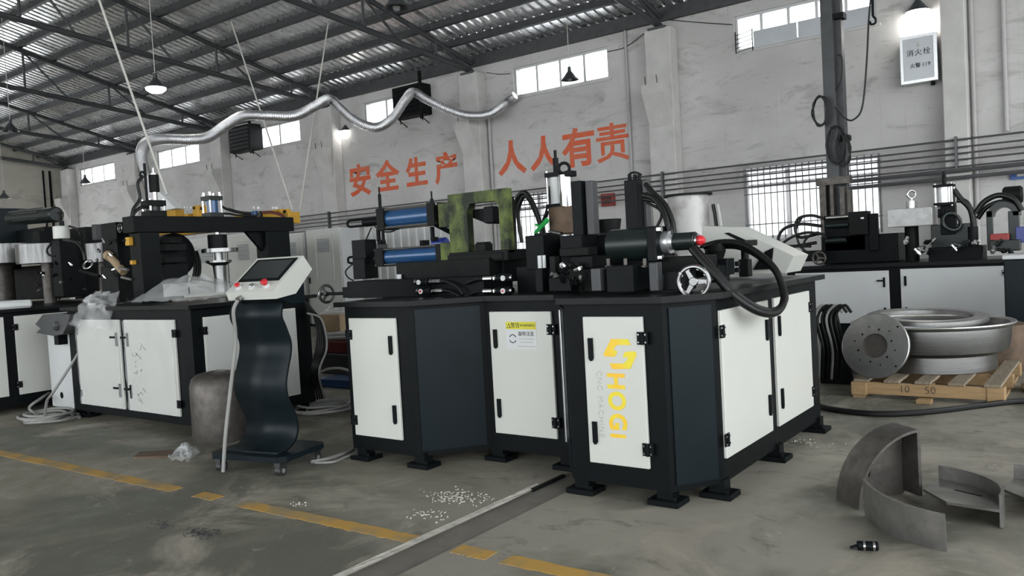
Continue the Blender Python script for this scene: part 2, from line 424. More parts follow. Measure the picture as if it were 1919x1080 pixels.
# roof: sheets, purlins, trusses
def RZ(y): return EAVE + (WY-max(y, 2*RY0-y))*SL
roof = thing('ceiling', 'corrugated galvanised sheet roof on dark purlins', None, (0, 0, EAVE), kind='structure')
def roof_sheet():
    b = B(); W, n = .95, 5; prof = []
    for k in range(n):
        q = W/n
        for t, h in ((0, 0), (.55, 0), (.66, .032), (.89, .032)): prof.append((k*q+t*q, h))
    prof.append((W+.02, 0))
    ys = [WY+.5, 10, 6, RY0, -10]
    rows = [[b.bm.verts.new((x, y, RZ(y)+.16+h)) for x, h in prof] for y in ys]
    for p, q in zip(rows, rows[1:]):
        for k in range(len(prof)-1): b.bm.faces.new((p[k], p[k+1], q[k+1], q[k]))
    return b.obj('roof_sheet', 'roofmetal', smooth=False)
s0 = roof_sheet(); k = 0; x = WX-.2
while x < RX1:
    s = s0 if k == 0 else s0.copy()
    if k: COL.objects.link(s)
    s.parent = roof; s.location = (x, 0, -EAVE); k += 1; x += .95
PUR = []
y = WY-.06
while y > RY0: PUR.append(y); y -= .7
p0 = None
for i, y in enumerate(PUR):
    b = B(); z = RZ(y)+.085
    if i == 0: b.box(WX, RX1, y-.05, y+.05, z-.16, z+.06)
    else: b.box(WX, RX1, y-.03, y+.03, z-.065, z+.07, rx=-math.atan(SL))
    b.obj('purlin', 'trusssteel', roof, smooth=False)
def truss(i, xc):
    o = thing('roof_truss', 'dark steel roof truss number %d counted from the fire cabinet' % (i+1), None, (xc, WY-.2, 5.0), kind='structure')
    zt = lambda y: RZ(y)-.03
    zb = lambda y: 5.03+(WY-y)*.1
    a, e = WY-.12, RY0+.2
    b = B(); b.cyl((xc, a, zt(a)), (xc, e, zt(e)), .05, seg=10); b.obj('top_chord', 'trusssteel', o)
    b = B(); b.cyl((xc, a, zb(a)), (xc, e, zb(e)), .055, seg=10); b.obj('bottom_chord', 'trusssteel', o)
    ys = [11.82-1.87*k for k in range(7)]
    for k, y in enumerate(ys):
        if y < e: break
        b = B(); b.cyl((xc, y, zb(y)), (xc, y, zt(y)), .026, seg=8); b.obj('strut', 'trusssteel', o)
        yn = y+.93 if k else WY-.25
        b = B(); b.cyl((xc, y, zt(y)), (xc, yn, zb(yn)), .024, seg=8); b.obj('diagonal', 'trusssteel', o)
    b = B(); b.box(xc-.16, xc+.16, WY-.3, WY-.02, 4.96, 5.0); b.obj('bearing_plate', 'trusssteel', o, smooth=False)
for i, xc in enumerate((2.8, -1.68, -6.13, -10.35, -14.75, -19.2, -23.6, -27.9)): truss(i, xc)

# conduits along the back wall
cp = thing('wall_conduit', 'row of dark conduits running along the back wall', 'pipe', (-8, WY-.05, 2.2))
for z, r in ((2.49, .014), (2.385, .013), (2.30, .013), (2.215, .013), (2.12, .012)):
    b = B(); b.cyl((-17, WY-.34, z), (3, WY-.34, z-.01), r, seg=8); b.obj('conduit', 'pipegrey', cp)
for z, r in ((2.02, .03), (1.92, .028)):
    b = B(); b.cyl((-3.4, WY-.36, z+.03), (3, WY-.36, z+.06), r, seg=8); b.obj('main_pipe', 'pipegrey', cp)
for x in (-14.75, -10.35, -6.13, -1.68):
    b = B(); b.box(x-.015, x+.015, WY-.365, WY-.27, 2.08, 2.53); b.obj('bracket', 'pipegrey', cp, smooth=False)
for x, z0, z1, r, lab in ((-19.12, 1.5, 4.9, .02, 'thin dark drain pipe between the second and third high windows'), (-10.04, 0, 4.2, .03, 'grey drain pipe beside the slogan gap column'), (-6.86, 0, 5.15, .025, 'grey drain pipe after the last slogan character'), (-1.48, 0, 5.1, .028, 'grey pipe beside the fire cabinet column'), (-1.1, 2.55, 5.1, .03, 'short rusty white pipe hanging by the fire cabinet column')):
    b = B(); b.cyl((x, WY-.04, z0), (x, WY-.04, z1), r, seg=10)
    for z in (z0+.3, (z0+z1)/2, z1-.2): b.cyl((x, WY-.04, z-.015), (x, WY-.04, z+.015), r+.008, seg=10)
    centred(tag(b.obj('drain_pipe', 'pvc' if r > .021 else 'pipegrey'), lab, 'pipe', 'pipes down the back wall'), (x, WY-.04, z0))

# the slogan painted on the wall
sl = thing('wall_slogan', 'orange safety slogan painted in eight large characters on the back wall', 'wall lettering', (-10.5, WY, 2.8))
for ch, x0, x1 in zip('安全生产人人有责', (-14.32, -13.4, -12.47, -11.6, -9.88, -9.08, -8.33, -7.6), (-13.6, -12.72, -11.85, -10.97, -9.22, -8.45, -7.62, -6.9)):
    xm, sz = (x0+x1)/2, (x1-x0)
    text(ch, sz*1.06, .002, lambda a, c, d, xm=xm: (xm+a, WY-.003-d, 3.15+c), 'character', 'orange', sl, off=.011 if ch == '责' else .022)

# ------------------------------------------------------------------ lamps, fans, duct, ropes
def lamp(px, py, lit, lab, z=4.4):
    p = PZ(px, py, z); top = RZ(p.y)+.1
    o = thing('pendant_lamp', lab, 'lamp', p, group='pendant lamps under the roof')
    b = B(); b.cyl(p+Vector((0, 0, .2)), (p.x, p.y, top+.065), .007, seg=5); b.obj('cord', 'rope', o)
    b = B(); b.lathe([(.03, .24), (.035, .16), (.06, .13), (.12, .05), (.165, .0), (.16, .0), (.11, .04), (.05, .11), (.0, .12)], p, 24); b.obj('lamp_shade', 'lampshade', o)
    b = B(); b.lathe([(0, -.04), (.035, -.03), (.055, .02), (.04, .07), (0, .1)] if not lit else [(0, -.09), (.1, -.075), (.16, -.03), (.165, .0), (.1, .05), (0, .07)], p, 16); b.obj('bulb', 'bulb' if lit else 'glass', o)
    if lit:
        l = bpy.data.lights.new('bulb_light', 'POINT'); l.energy = 14; l.shadow_soft_size = .1; l.color = (1, .97, .92)
        lo = bpy.data.objects.new('bulb_light', l); COL.objects.link(lo); lo.parent = o; lo.location = (0, 0, -.12)
lamp(292, 165, True, 'lit pendant lamp glowing over the black portal machine')
lamp(1720, 22, True, 'lit pendant lamp glowing above the fire cabinet')
lamp(650, 246, True, 'lit pendant lamp close to the wall beside the silver duct')
lamp(1068, 150, False, 'dark pendant lamp hanging in front of the window above the slogan')
lamp(743, 15, False, 'dark pendant lamp at the top beside the nearest truss')
lamp(20, 246, False, 'dark pendant lamp under the roof near the end wall')
lamp(160, 343, False, 'small dark pendant lamp in front of the farthest high window', 4.2)
lamp(8, 372, False, 'small dark pendant lamp low before the beige end wall', 3.8)

def fan_box(x0, x1, lab):
    o = thing('exhaust_fan', lab, 'fan', ((x0+x1)/2, WY-.3, 4.36), group='exhaust fans in the high windows')
    b = B(); b.box(x0, x1, WY-.32, WY+.05, 4.36, 5.02, .01); b.obj('housing', 'dark', o, smooth=False)
    for k in range(6):
        z = 4.42+k*.095; b = B(); b.box(x0+.06, x1-.06, WY-.345, WY-.32, z, z+.07, rx=.5); b.obj('louvre', 'black', o, smooth=False)
    for x in (x0+.1, x1-.1):
        b = B(); b.cyl((x, WY-.3, 4.36), (x, WY, 4.2), .012, seg=6); b.cyl((x, WY-.2, 4.36), (x, WY-.2, 4.24), .012, seg=6); b.obj('bracket', 'dark', o)
    b = B(); b.box(x1-.03, x1+.02, WY-.36, WY-.3, 4.25, 5.25); b.obj('guide_rail', 'dark', o, smooth=False)
fan_box(-18.5, -17.55, 'black exhaust fan box in the high window beside the duct rise')
fan_box(-12.45, -11.6, 'black exhaust fan box behind the peak of the duct')

dp = [(292, 425, 12.3), (288, 385, 12.35), (281, 350, 12.4), (270, 318, 12.5), (266, 285, 12.5), (278, 266, 12.6), (310, 261, 12.8), (355, 262, 13.0), (390, 257, 13.2), (425, 234, 13.4), (457, 217, 13.6), (500, 217, 13.8), (553, 217, 14.1), (590, 199, 14.3), (617, 186, 14.5), (640, 205, 14.6), (668, 228, 14.7), (705, 239, 14.9), (735, 222, 15.1), (760, 187, 15.2), (775, 173, 15.3), (800, 187, 15.4), (840, 206, 15.5), (880, 217, 15.6), (920, 213, 15.7), (950, 192, 15.8), (966, 179, 15.7)]
b = B(); b.tube([PD(*p) for p in dp], .085, 14, 26, fn=lambda i: .092 if i % 2 else .074)
centred(tag(b.obj('flexible_duct', 'foil', smooth=.9), 'silver corrugated flexible duct snaking under the roof to the window', 'duct'), PD(*dp[0]))
for (a, c, lab) in (((205, 55, 9.5), (313, 365, 9.5), 'white rope slanting down from the roof past the lit lamp'), ((487, 205, 15.8), (548, 392, 16.0), 'white rope slanting down from the duct to the wall conduits'), ((592, 195, 15.8), (562, 392, 16.2), 'white rope hanging from the duct crest beside the column')):
    p, q = PD(*a), PD(*c); b = B(); b.cyl(p, q, .018 if a[0] > 300 else .014, seg=6)
    u = (p-q).normalized(); t = (RZ(p.y)+.15-p.z)/(u.z+SL*u.y); b.cyl(p, p+u*t, .014, seg=6)
    centred(tag(b.obj('rope', 'rope'), lab, 'rope', 'ropes hanging from the roof'), q)

# fire hydrant cabinet, red box, blue sign
fb = thing('fire_cabinet', 'grey fire hydrant cabinet with framed door mounted high on the wall', 'fire cabinet', (-2.12, WY, 3.37))
b = B(); b.box(-2.36, -1.885, WY-.2, WY-.001, 3.37, 4.04, .006); b.obj('body', 'alu', fb, smooth=False)
b = B(); b.box(-2.325, -1.93, WY-.215, WY-.2, 3.41, 4.0); pn = b.obj('door', 'signpanel', fb, smooth=False)
b = B()
for q in ((-2.36, -2.325, 3.37, 4.04), (-1.93, -1.885, 3.37, 4.04), (-2.325, -1.93, 3.37, 3.41), (-2.325, -1.93, 4.0, 4.04)): b.box(q[0], q[1], WY-.225, WY-.2, q[2], q[3])
b.obj('door_frame', 'alu', fb, smooth=False)
fx = lambda x, z: (lambda a, c, d: (x+a, WY-.217-d, z+c))
text('消火栓', .10, .001, fx(-2.125, 3.79), 'lettering', 'dark', pn, off=.0, space=1.15)
text('火警', .07, .001, fx(-2.17, 3.61), 'lettering', 'ink', pn, off=.001); text('119', .075, .001, fx(-2.03, 3.61), 'lettering', 'ink', pn, off=.001)
b = B(); b.prism([(-2.15, 3.87), (-2.105, 3.87), (-2.11, 3.92), (-2.125, 3.95), (-2.14, 3.91)], WY-.219, WY-.216, lambda a, c, d: (a, d, c)); b.obj('flame_emblem', 'greyink', pn, smooth=False)
b = B(); b.cyl((-1.97, WY-.1, 3.37), (-1.97, WY-.1, 3.32), .03, seg=10); b.obj('hose_outlet', 'dark', fb)
rb = thing('alarm_box', 'small red alarm box on the back wall between the black uprights', 'alarm box', (-7.36, WY, 2.05))
b = B(); b.box(-7.5, -7.24, WY-.1, WY-.001, 2.05, 2.28, .008); b.obj('body', 'redbox', rb, smooth=False)
b = B(); b.box(-7.46, -7.28, WY-.11, WY-.1, 2.09, 2.24); b.obj('cover', 'darkred', rb, smooth=False)
bs = thing('wall_sign', 'blue sign plate on the back wall at the end of the conduits', 'sign', (-.9, WY, 1.9))
b = B(); b.box(-1.08, -.5, WY-.03, WY-.005, 1.88, 2.0); b.obj('plate', 'signblue', bs, smooth=False)
b = B(); b.box(-1.0, -.55, WY-.034, WY-.03, 1.92, 1.955); b.obj('print_strip', 'white', bs, smooth=False)

# ================================================================== CABINET HELPERS
def plate(name, mat, parent, plane, a0, a1, z0, z1, off, th, bev=.003):
    """flat box lying on the front (Y = c) or the side (X = c) of a cabinet"""
    kind, c = plane; b = B()
    if kind == 'front': b.box(a0, a1, c-off-th, c-off, z0, z1, bev)
    else: b.box(c+off, c+off+th, a0, a1, z0, z1, bev)
    return b.obj(name, mat, parent, smooth=False)
def on(plane, a, z, off):
    kind, c = plane
    return Vector((a, c-off, z)) if kind == 'front' else Vector((c+off, a, z))
def door(parent, plane, a0, a1, z0, z1, hinge, style='lozenge', mat='white', handles=True, hz=(.14, .87)):
    """white steel door > handles, hinges; hinge = -1 at a0, +1 at a1"""
    d = plate('door', mat, parent, plane, a0, a1, z0, z1, .0, .018)
    H = z1-z0; hx = a0+.05 if hinge > 0 else a1-.05
    if a1-a0 < .5: hx = a0+.042 if hinge > 0 else a1-.042
    fn = lambda a, c, t: on(plane, a, c, t)
    sgn = 1 if hinge > 0 else -1
    if handles:
        for fr in (.22, .79):
            zc = z1-H*fr; b = B()
            if style == 'lozenge':
                b.prism([(hx-.012, zc+.055), (hx-.012, zc-.045), (hx-.004, zc-.057), (hx+.004, zc-.057), (hx+.012, zc-.045), (hx+.012, zc+.055)], .018, .03, fn)
            else:
                b.prism([(hx-.011, zc+.055), (hx-.011, zc-.055), (hx+.011, zc-.055), (hx+.011, zc+.055)], .018, .028, fn)
                b.prism([(hx-.006, zc+.028), (hx-.006, zc+.012), (hx+sgn*-.0-.075*(1 if style == 'open_left' else -1), zc+.012), (hx-.075*(1 if style == 'open_left' else -1), zc+.028)], .03, .042, fn)
            b.obj('handle', 'black', d, smooth=False)
    for fr in hz:
        zc = z1-H*fr; e = a1 if hinge > 0 else a0; b = B()
        b.prism([(e-.028, zc-.03), (e+.028, zc-.03), (e+.028, zc+.03), (e-.028, zc+.03)], .018, .024, fn)
        p0, p1 = on(plane, e, zc-.03, .026), on(plane, e, zc+.03, .026); b.cyl(p0, p1, .008, seg=8)
        b.mi = 1
        for da in (-.018, .018):
            for dz in (-.018, .018): b.cyl(on(plane, e+da, zc+dz, .022), on(plane, e+da, zc+dz, .03), .005, seg=6)
        b.obj('hinge', ['black', 'chrome'], d, smooth=False)
    return d
def foot(parent, x, y, w_=.16, d_=.13, post=True, h=.07):
    b = B(); b.box(x-w_/2, x+w_/2, y-d_/2, y+d_/2, 0, .028, .004)
    if post: b.box(x-.04, x+.04, y-.035, y+.035, .028, h+.02)
    b.cyl((x+w_*.3, y-d_*.25, .028), (x+w_*.3, y-d_*.25, .045), .012, seg=6)
    b.obj('foot', 'black', parent, smooth=False)
def cylinder_unit(parent, name, p0, p1, r, mat, blk=.05, hb=None, rod='chrome', bmat='dark'):
    """tie-rod hydraulic cylinder: barrel > end blocks, tie rods"""
    p0, p1 = Vector(p0), Vector(p1); a = (p1-p0).normalized(); hb = hb or r*1.18
    up = Vector((0, 0, 1)) if abs(a.z) < .9 else Vector((0, 1, 0)); sx = a.cross(up).normalized(); up = sx.cross(a)
    b = B(); b.cyl(p0+a*blk*.9, p1-a*blk*.9, r, seg=28); part = b.obj(name, mat, parent)
    for q, d in ((p0, 1), (p1, -1)):
        b = B(); b.prism([(-hb, -hb), (hb, -hb), (hb, hb), (-hb, hb)], 0, blk, lambda x, y, z: q+sx*x+up*y+a*(d*z)); b.obj('end_block', bmat, part, smooth=False)
    for x in (-1, 1):
        for y in (-1, 1):
            o_ = sx*(x*hb*.82)+up*(y*hb*.82); b = B(); b.cyl(p0+o_-a*.012, p1+o_+a*.012, hb*.13, seg=8); b.obj('tie_rod', rod, part)
    return part
def hose(parent, pts, r, mat='hose', name='hose', seg=10):
    b = B(); b.tube([PY(*p) if not isinstance(p, Vector) else p for p in pts], r, seg, 8)
    return b.obj(name, mat, parent)
mk('wheelsteel', (.20, .20, .20), .22, 1, .2, 10)
def handwheel(parent, c, R, axis, mat='wheelsteel', name='handwheel', holes=9):
    c = Vector(c); a = Vector(axis).normalized(); x = Vector((0, 0, 1)) if abs(a.z) < .9 else Vector((1, 0, 0)); x = (x-a*x.dot(a)).normalized(); y = a.cross(x)
    b = B(); prof = [(R*.86+R*.14*math.cos(t), R*.15*math.sin(t)) for t in (2*math.pi*k/10 for k in range(10))]
    b.lathe(prof, c, 36, a, closed=True); wheel = b.obj(name, mat, parent)
    b = B(); b.cyl(c-a*R*.25, c+a*R*.2, R*.26, seg=18, bev=R*.04); b.obj('hub', mat, wheel)
    for k in range(3):
        t = 2*math.pi*k/3+.5; d = x*math.cos(t)+y*math.sin(t); s_ = a.cross(d)
        b = B(); b.prism([(R*.15, -R*.14), (R*.8, -R*.09), (R*.8, R*.09), (R*.15, R*.14)], -R*.06, R*.06, lambda u, v, z: c+d*u+s_*v+a*z); b.obj('spoke', mat, wheel, smooth=False)
    b = B()
    for k in range(holes):
        t = 2*math.pi*(k+.5)/holes; d = x*math.cos(t)+y*math.sin(t); b.cyl(c+d*R*.78-a*R*.05, c+d*R*.78+a*R*.05, R*.1, seg=8)
    b.obj('finger_rim', mat, wheel)
    d = x*math.cos(.9)+y*math.sin(.9)
    b = B(); b.cyl(c+d*R*.82, c+d*R*.82+a*R*.55, R*.09, seg=10); b.obj('crank_grip', mat, wheel)
    return wheel
def eyebolt(parent, p, R, r, mat='black'):
    b = B(); p = Vector(p); b.torus(p+Vector((0, 0, R+r)), R, r, (.5, -.85, 0)); b.cyl(p-Vector((0, 0, R*.8)), p+Vector((0, 0, r*1.2)), r*1.3, seg=10); return b.obj('eyebolt', mat, parent)
def bolts(parent, pts, r, axis, mat='chrome', name='bolt', L=.02):
    a = Vector(axis)
    for p in pts:
        b = B(); b.cyl(Vector(p), Vector(p)+a*L, r, seg=6); b.obj(name, mat, parent, smooth=False)

# ================================================================== BENDING MACHINE with the yellow logo (front)
TZ = .985
fm = thing('bending_machine', 'black hydraulic bending machine with white doors, one carrying a yellow logo', 'machine', (-2.65, 4.2, 0))
BODY = [(-3.82, 3.36), (-3.27, 3.36), (-2.98, 3.7), (-2.44, 3.7), (-2.195, 3.36), (-1.66, 3.36), (-1.5, 3.6), (-1.5, 5.2), (-3.82, 5.2)]
TOP = [(-3.87, 3.315), (-3.245, 3.315), (-2.955, 3.655), (-2.455, 3.655), (-2.215, 3.315), (-1.64, 3.315), (-1.455, 3.585), (-1.455, 5.26), (-3.87, 5.26)]
b = B(); b.prism(BODY, .07, TZ-.03); b.obj('cabinet_body', 'black', fm, smooth=False)
b = B(); b.prism(TOP, TZ-.03, TZ); b.obj('table_top', 'tabletop', fm, smooth=False)
def panel(p, q, z0=.1, z1=.93, inset=.03):
    p, q = Vector((*p, 0)), Vector((*q, 0)); u = (q-p).normalized(); n = Vector((u.y, -u.x, 0)); L = (q-p).length
    b = B(); b.prism([(inset, z0), (L-inset, z0), (L-inset, z1), (inset, z1)], .001, .008, lambda a, c, t: p+u*a+n*t+Vector((0, 0, c)))
    return b.obj('side_panel', 'blueblack', fm, smooth=False)
panel(BODY[1], BODY[2]); panel(BODY[3], BODY[4], inset=.05); panel(BODY[5], BODY[6], inset=.03)
for x, y in ((-3.75, 3.4), (-3.27, 3.41), (-2.95, 3.74), (-2.46, 3.74), (-2.15, 3.4), (-1.70, 3.41), (-1.53, 3.62), (-1.52, 4.38), (-1.52, 5.15), (-3.75, 5.15)): foot(fm, x, y)
F1 = ('front', 3.36)
door(fm, F1, -3.773, -3.372, .16, .885, -1)
dr = door(fm, ('front', 3.7), -2.935, -2.498, .173, .891, 1)
ds = door(fm, F1, -2.081, -1.756, .172, .892, 1)
door(fm, ('side', -1.5), 3.615, 4.27, .187, .896, -1)
door(fm, ('side', -1.5), 4.372, 5.01, .187, .898, 1)
# pale rod added for the sheen on the return side at the inner corner
b = B(); b.cyl((-2.425, 3.672, .17), (-2.425, 3.672, .9), .012, seg=8); b.obj('corner_sheen', 'alu', fm)
# warning sticker
def onr(x, z): return lambda a, c, d: (x+a, 3.7-.0195-d, z+c)
b = B(); b.box(-2.815, -2.60, 3.6805, 3.682, .675, .835); st = b.obj('warning_sticker', 'whitemetal', dr, smooth=False)
WST = 3.6803
def flat(name, mat, par, poly, y, th=.0012):
    b = B(); b.prism(poly, y-th, y, lambda a, c, t: (a, t, c)); return b.obj(name, mat, par, smooth=False)
flat('yellow_header', 'stickeryellow', dr, [(-2.813, .79), (-2.602, .79), (-2.602, .833), (-2.813, .833)], WST)
flat('warning_triangle', 'ink', dr, [(-2.806, .797), (-2.776, .797), (-2.791, .825)], WST-.0013)
flat('triangle_core', 'stickeryellow', dr, [(-2.800, .8005), (-2.782, .8005), (-2.791, .817)], WST-.0026)
text('警告', .032, .0005, lambda a, c, d: (-2.745+a, WST-.002-d, .811+c), 'lettering', 'ink', dr)
text('| WARNING', .022, .0005, lambda a, c, d: (-2.665+a, WST-.002-d, .812+c), 'lettering', 'ink', dr)
text('旋转注意', .028, .0005, lambda a, c, d: (-2.672+a, WST-.001-d, .763+c), 'lettering', 'ink', dr)
for z, hw in ((.735, .05), (.716, .042), (.692, .058)): flat('print_line', 'greyink', dr, [(-2.672-hw, z-.0025), (-2.672+hw, z-.0025), (-2.672+hw, z+.0025), (-2.672-hw, z+.0025)], WST)
for a0 in (.35, math.pi+.35):
    b = B(); pts = [(math.cos(a0+t*.24)*.026, math.sin(a0+t*.24)*.026) for t in range(11)]
    ins = [(p[0]*.8, p[1]*.8) for p in pts]
    b.prism([(-2.768+p[0], .735+p[1]) for p in pts+ins[::-1]], WST-.0012, WST, lambda a, c, t: (a, t, c)); b.obj('rotation_arrow', 'ink', dr, smooth=False)
# logo on the door: emblem, letters reading downwards, grey second line
LY = 3.36-.0185
def lg(px, py): p = PY(px, py, LY); return (p.x, p.z)
Z0 = lambda x, y: (1090+x/3.722, 590+y/3.722)
for poly in ([(205, 170), (322, 170), (345, 212), (245, 212), (222, 242), (252, 258), (232, 293), (165, 292), (152, 276)], [(300, 262), (335, 256), (372, 256), (386, 276), (340, 378), (215, 380), (196, 340), (292, 340), (318, 318), (322, 298), (286, 296)]):
    b = B(); b.prism([lg(*Z0(*q)) for q in poly], LY-.0015, LY, lambda a, c, t: (a, t, c)); b.obj('logo_emblem', 'logo', ds, smooth=False)
lx = lg(*Z0(312, 460))[0]
for ch, yc in (('H', 468), ('O', 607), ('G', 755), ('i', 853)):
    zc = lg(*Z0(318, yc))[1]
    text(ch, .118 if ch != 'i' else .11, .0008, lambda a, c, d, zc=zc: (-1.915+c*1.08, LY-.001-d, zc-a*.97), 'logo_letter', 'logo', ds, off=.0042)
zc = lg(*Z0(215, 640))[1]
for wd, dz in (('CNC', .122), ('MACHINE', -.055)): text(wd, .0425, .0006, lambda a, c, d: (-2.003+c, LY-.001-d, zc+dz-a*.985), 'small_lettering', 'greyink', ds, off=-.0004, space=1.16)

# ---- what stands on the table of the bending machine
def blk(name, mat, x0, y0, x1, y1, Y, dep, parent=None, bev=.004):
    b = B(); pbox(b, x0, y0, x1, y1, Y, dep, bev); return b.obj(name, mat, parent or fm, smooth=False)
bed = blk('bed_block', 'black', 650, 522, 962, 556, 3.78, .3); 
X0 = PY(641, 540, 3.8).x
b = B(); b.box(X0, X0+.3, 3.8, 4.15, TZ, TZ+.075, .003); b.obj('bed_step', 'black', fm, smooth=False)
blk('bed_plate', 'dark', 742, 486, 985, 527, 4.02, .4)
# four small blocking valves with red and white end caps
for (px, py, d) in ((790, 529, 1), (794, 546, 1), (948, 521, -1), (948, 545, -1)):
    p = PY(px, py, 3.74); u = Vector((d, 0, 0)); b = B(); b.cyl(p-u*.035, p+u*.06, .026, seg=16, bev=.005); v = b.obj('shuttle_valve', 'black', fm)
    b = B(); b.cyl(p-u*.052, p-u*.035, .018, seg=12); b.obj('valve_cap', 'chrome', v)
    q = p+Vector((d*.0, -.026, 0)); b = B(); b.cyl(q, q+Vector((0, -.006, 0)), .016, seg=14); b.obj('indicator', 'whitemetal', v)
    b = B(); b.cyl(q+Vector((0, -.004, 0)), q+Vector((0, -.008, 0)), .008, seg=12); b.obj('indicator_dot', 'redplastic' if py > 540 else 'white', v)
    b = B(); b.cyl(p+u*.06, p+u*.1, .010, seg=8); b.cyl(p+u*.075, p+u*.085, .017, seg=6); b.cyl(p+u*.1, p+u*.165, .015, seg=10); b.obj('hose_fitting', 'chrome', v)
    if d > 0: hose(fm, [p+u*.165, p+u*.22+Vector((0, .0, -.005)), p+u*.30+Vector((0, .0, -.04)), p+u*.34+Vector((0, .0, -.085))], .008)
    else: hose(fm, [p+u*.165, p+u*.24+Vector((0, .01, -.005)), p+u*.34+Vector((0, .02, -.03))], .008)
# handwheel on a spindle at the end of the bed
p = PY(612, 551, 4.0); q = PY(650, 551, 4.0)
b = B(); b.cyl(p+Vector((-.06, 0, 0)), (q.x, p.y, p.z), .012, seg=10); b.obj('spindle', 'black', fm)
handwheel(fm, p, .075, (1, -.1, 0))
# C-shaped green press frame
GY = 4.08
def g(px, py): p = PY(px, py, GY); return (p.x, p.z)
outer = [g(845, 480), g(843, 365), g(948, 357), g(955, 480)]
xl, xr = outer[0][0], outer[2][0]; zt, zb = outer[1][1]-.0, outer[0][1]
ix0, ix1, iz0, iz1 = g(876, 420)[0], g(936, 420)[0], g(905, 470)[1], g(905, 379)[1]
b = B()
poly = [(xl, zb), (xr, zb), (xr, zt), (xl, zt)]
fn = lambda a, c, t: (a, t, c)
c = .03
b.prism([(xl, zb), (ix0, zb), (ix0, iz1-c*1.6), (ix0+c, iz1), (ix1-c, iz1), (ix1, iz1-c), (ix1, zb), (xr, zb), (xr, zt), (xl, zt)], GY, GY+.06, fn)
gf = b.obj('press_frame', 'green', fm, smooth=False)
b = B(); b.box(xl, xr, GY-.02, GY+.3, zb-.05, zb+.02, .004); b.obj('press_base', 'dark', fm, smooth=False)
blk('press_rail', 'dark', 838, 474, 1000, 488, 4.05, .35)
# upper wedge tool inside the frame
zq = lambda py: PY(905, py, GY+.1).z
xq = lambda px: PY(px, 420, GY+.1).x
b = B(); b.prism([(xq(878), zq(392)), (xq(932), zq(392)), (xq(932), zq(420)), (xq(918), zq(421)), (xq(880), zq(402))], GY+.08, GY+.3, fn); b.obj('wedge_tool', 'dark', fm, smooth=False)
b = B(); b.box(xq(919), xq(936), GY+.03, GY+.1, zq(420), zq(390), .005); b.obj('tool_clamp', 'black', fm, smooth=False)
b = B(); b.box(xq(899), xq(918), GY+.03, GY+.12, zq(474), zq(457), .004); b.box(xq(901), xq(916), GY+.04, GY+.11, zq(457), zq(454)); b.obj('lower_jaw', 'dark', fm, smooth=False)
# cylinders driving the press
def axis_cyl(name, x0, y0, x1, y1, Y, r, mat, blk_, hb, bmat='dark'):
    p, q = PY(x0, y0, Y), PY(x1, y1, Y); z = (p.z+q.z)/2
    return cylinder_unit(fm, name, (p.x, Y, z), (q.x, Y, z), r, mat, blk_, hb, bmat=bmat), p.x, q.x, z
u1, a1, c1, z1_ = axis_cyl('upper_hydraulic_cylinder', 720, 408, 828, 405, 4.25, .066, 'blue', .07, .08)
u2, a2, c2, z2_ = axis_cyl('lower_hydraulic_cylinder', 715, 480, 845, 478, 4.2, .056, 'blue', .08, .068)
b = B(); b.box(PY(826, 400, 4.2).x, xl, 4.17, 4.34, PY(835, 426, 4.2).z, PY(835, 381, 4.2).z, .004); b.obj('cylinder_mount', 'green', fm, smooth=False)
b = B(); b.box(PY(838, 478, 4.2).x, xl+.02, 4.13, 4.3, PY(845, 496, 4.2).z, PY(845, 455, 4.2).z, .004); b.obj('cylinder_mount', 'green', fm, smooth=False)
# rods, clevises and steel couplings at the free ends
for (px0, px1, xe, z, Y) in ((683, 716, a1, z1_, 4.25), (700, 733, a2, z2_, 4.2)):
    xa, xb = PY(px0, 420, Y).x, PY(px1, 420, Y).x
    b = B(); b.cyl((xa, Y, z-.005), (xb, Y, z-.005), .034, seg=18, bev=.004); b.obj('rod_sleeve', 'black', fm)
    b = B(); b.cyl((xb, Y, z-.005), (xe, Y, z-.005), .024, seg=16); b.cyl((xe-.02, Y, z), (xe, Y, z), .04, seg=16); b.obj('coupling', 'chrome', fm)
    xc = PY(px0-32 if px0 < 690 else px0-52, 420, Y).x
    b = B(); b.tube([(xa, Y-.0, z+.02), ((xa+xc)/2, Y, z+.02), (xc+.02, Y, z+.018), (xc, Y, z-.004), (xc+.02, Y, z-.026), ((xa+xc)/2, Y, z-.028), (xa, Y, z-.028)], .009, 8, 5); b.obj('clevis', 'black', fm)
blk('sensor_housing', 'black', 659, 449, 706, 485, 4.15, .12); blk('sensor_bracket', 'black', 661, 484, 709, 523, 4.15, .14)
blk('rod_support', 'greyblock', 699, 457, 727, 475, 4.45, .1)
hose(fm, [(664, 492, 4.2), (648, 508, 4.2), (652, 520, 4.2), (662, 526, 4.2)], .006)
hose(fm, [(703, 425, 4.25), (718, 434, 4.22), (735, 434, 4.22), (748, 426, 4.25)], .006)
hose(fm, [(696, 427, 4.3), (690, 440, 4.3), (686, 450, 4.3)], .005)
for (px, y0, y1, r, nm) in ((712, 364, 398, .013, 'guide_post'), (709, 425, 452, .016, 'guide_post'), (718, 425, 455, .012, 'guide_post'), (809, 373, 388, .014, 'guide_post'), (810, 425, 446, .016, 'guide_post')):
    p, q = PY(px, y0, 4.3), PY(px+1, y1, 4.3); b = B(); b.cyl(q, (q.x, q.y, p.z), r, seg=12)
    if y0 < 380: b.cyl((q.x, q.y, p.z), (q.x, q.y, p.z+.055), r*.45, seg=8); b.cyl(q, q+Vector((0, 0, .02)), r*2.2, seg=14)
    b.obj(nm, 'black', fm)
blk('post_foot', 'dark', 707, 450, 722, 458, 4.27, .07); blk('post_foot', 'dark', 806, 444, 822, 452, 4.27, .07)
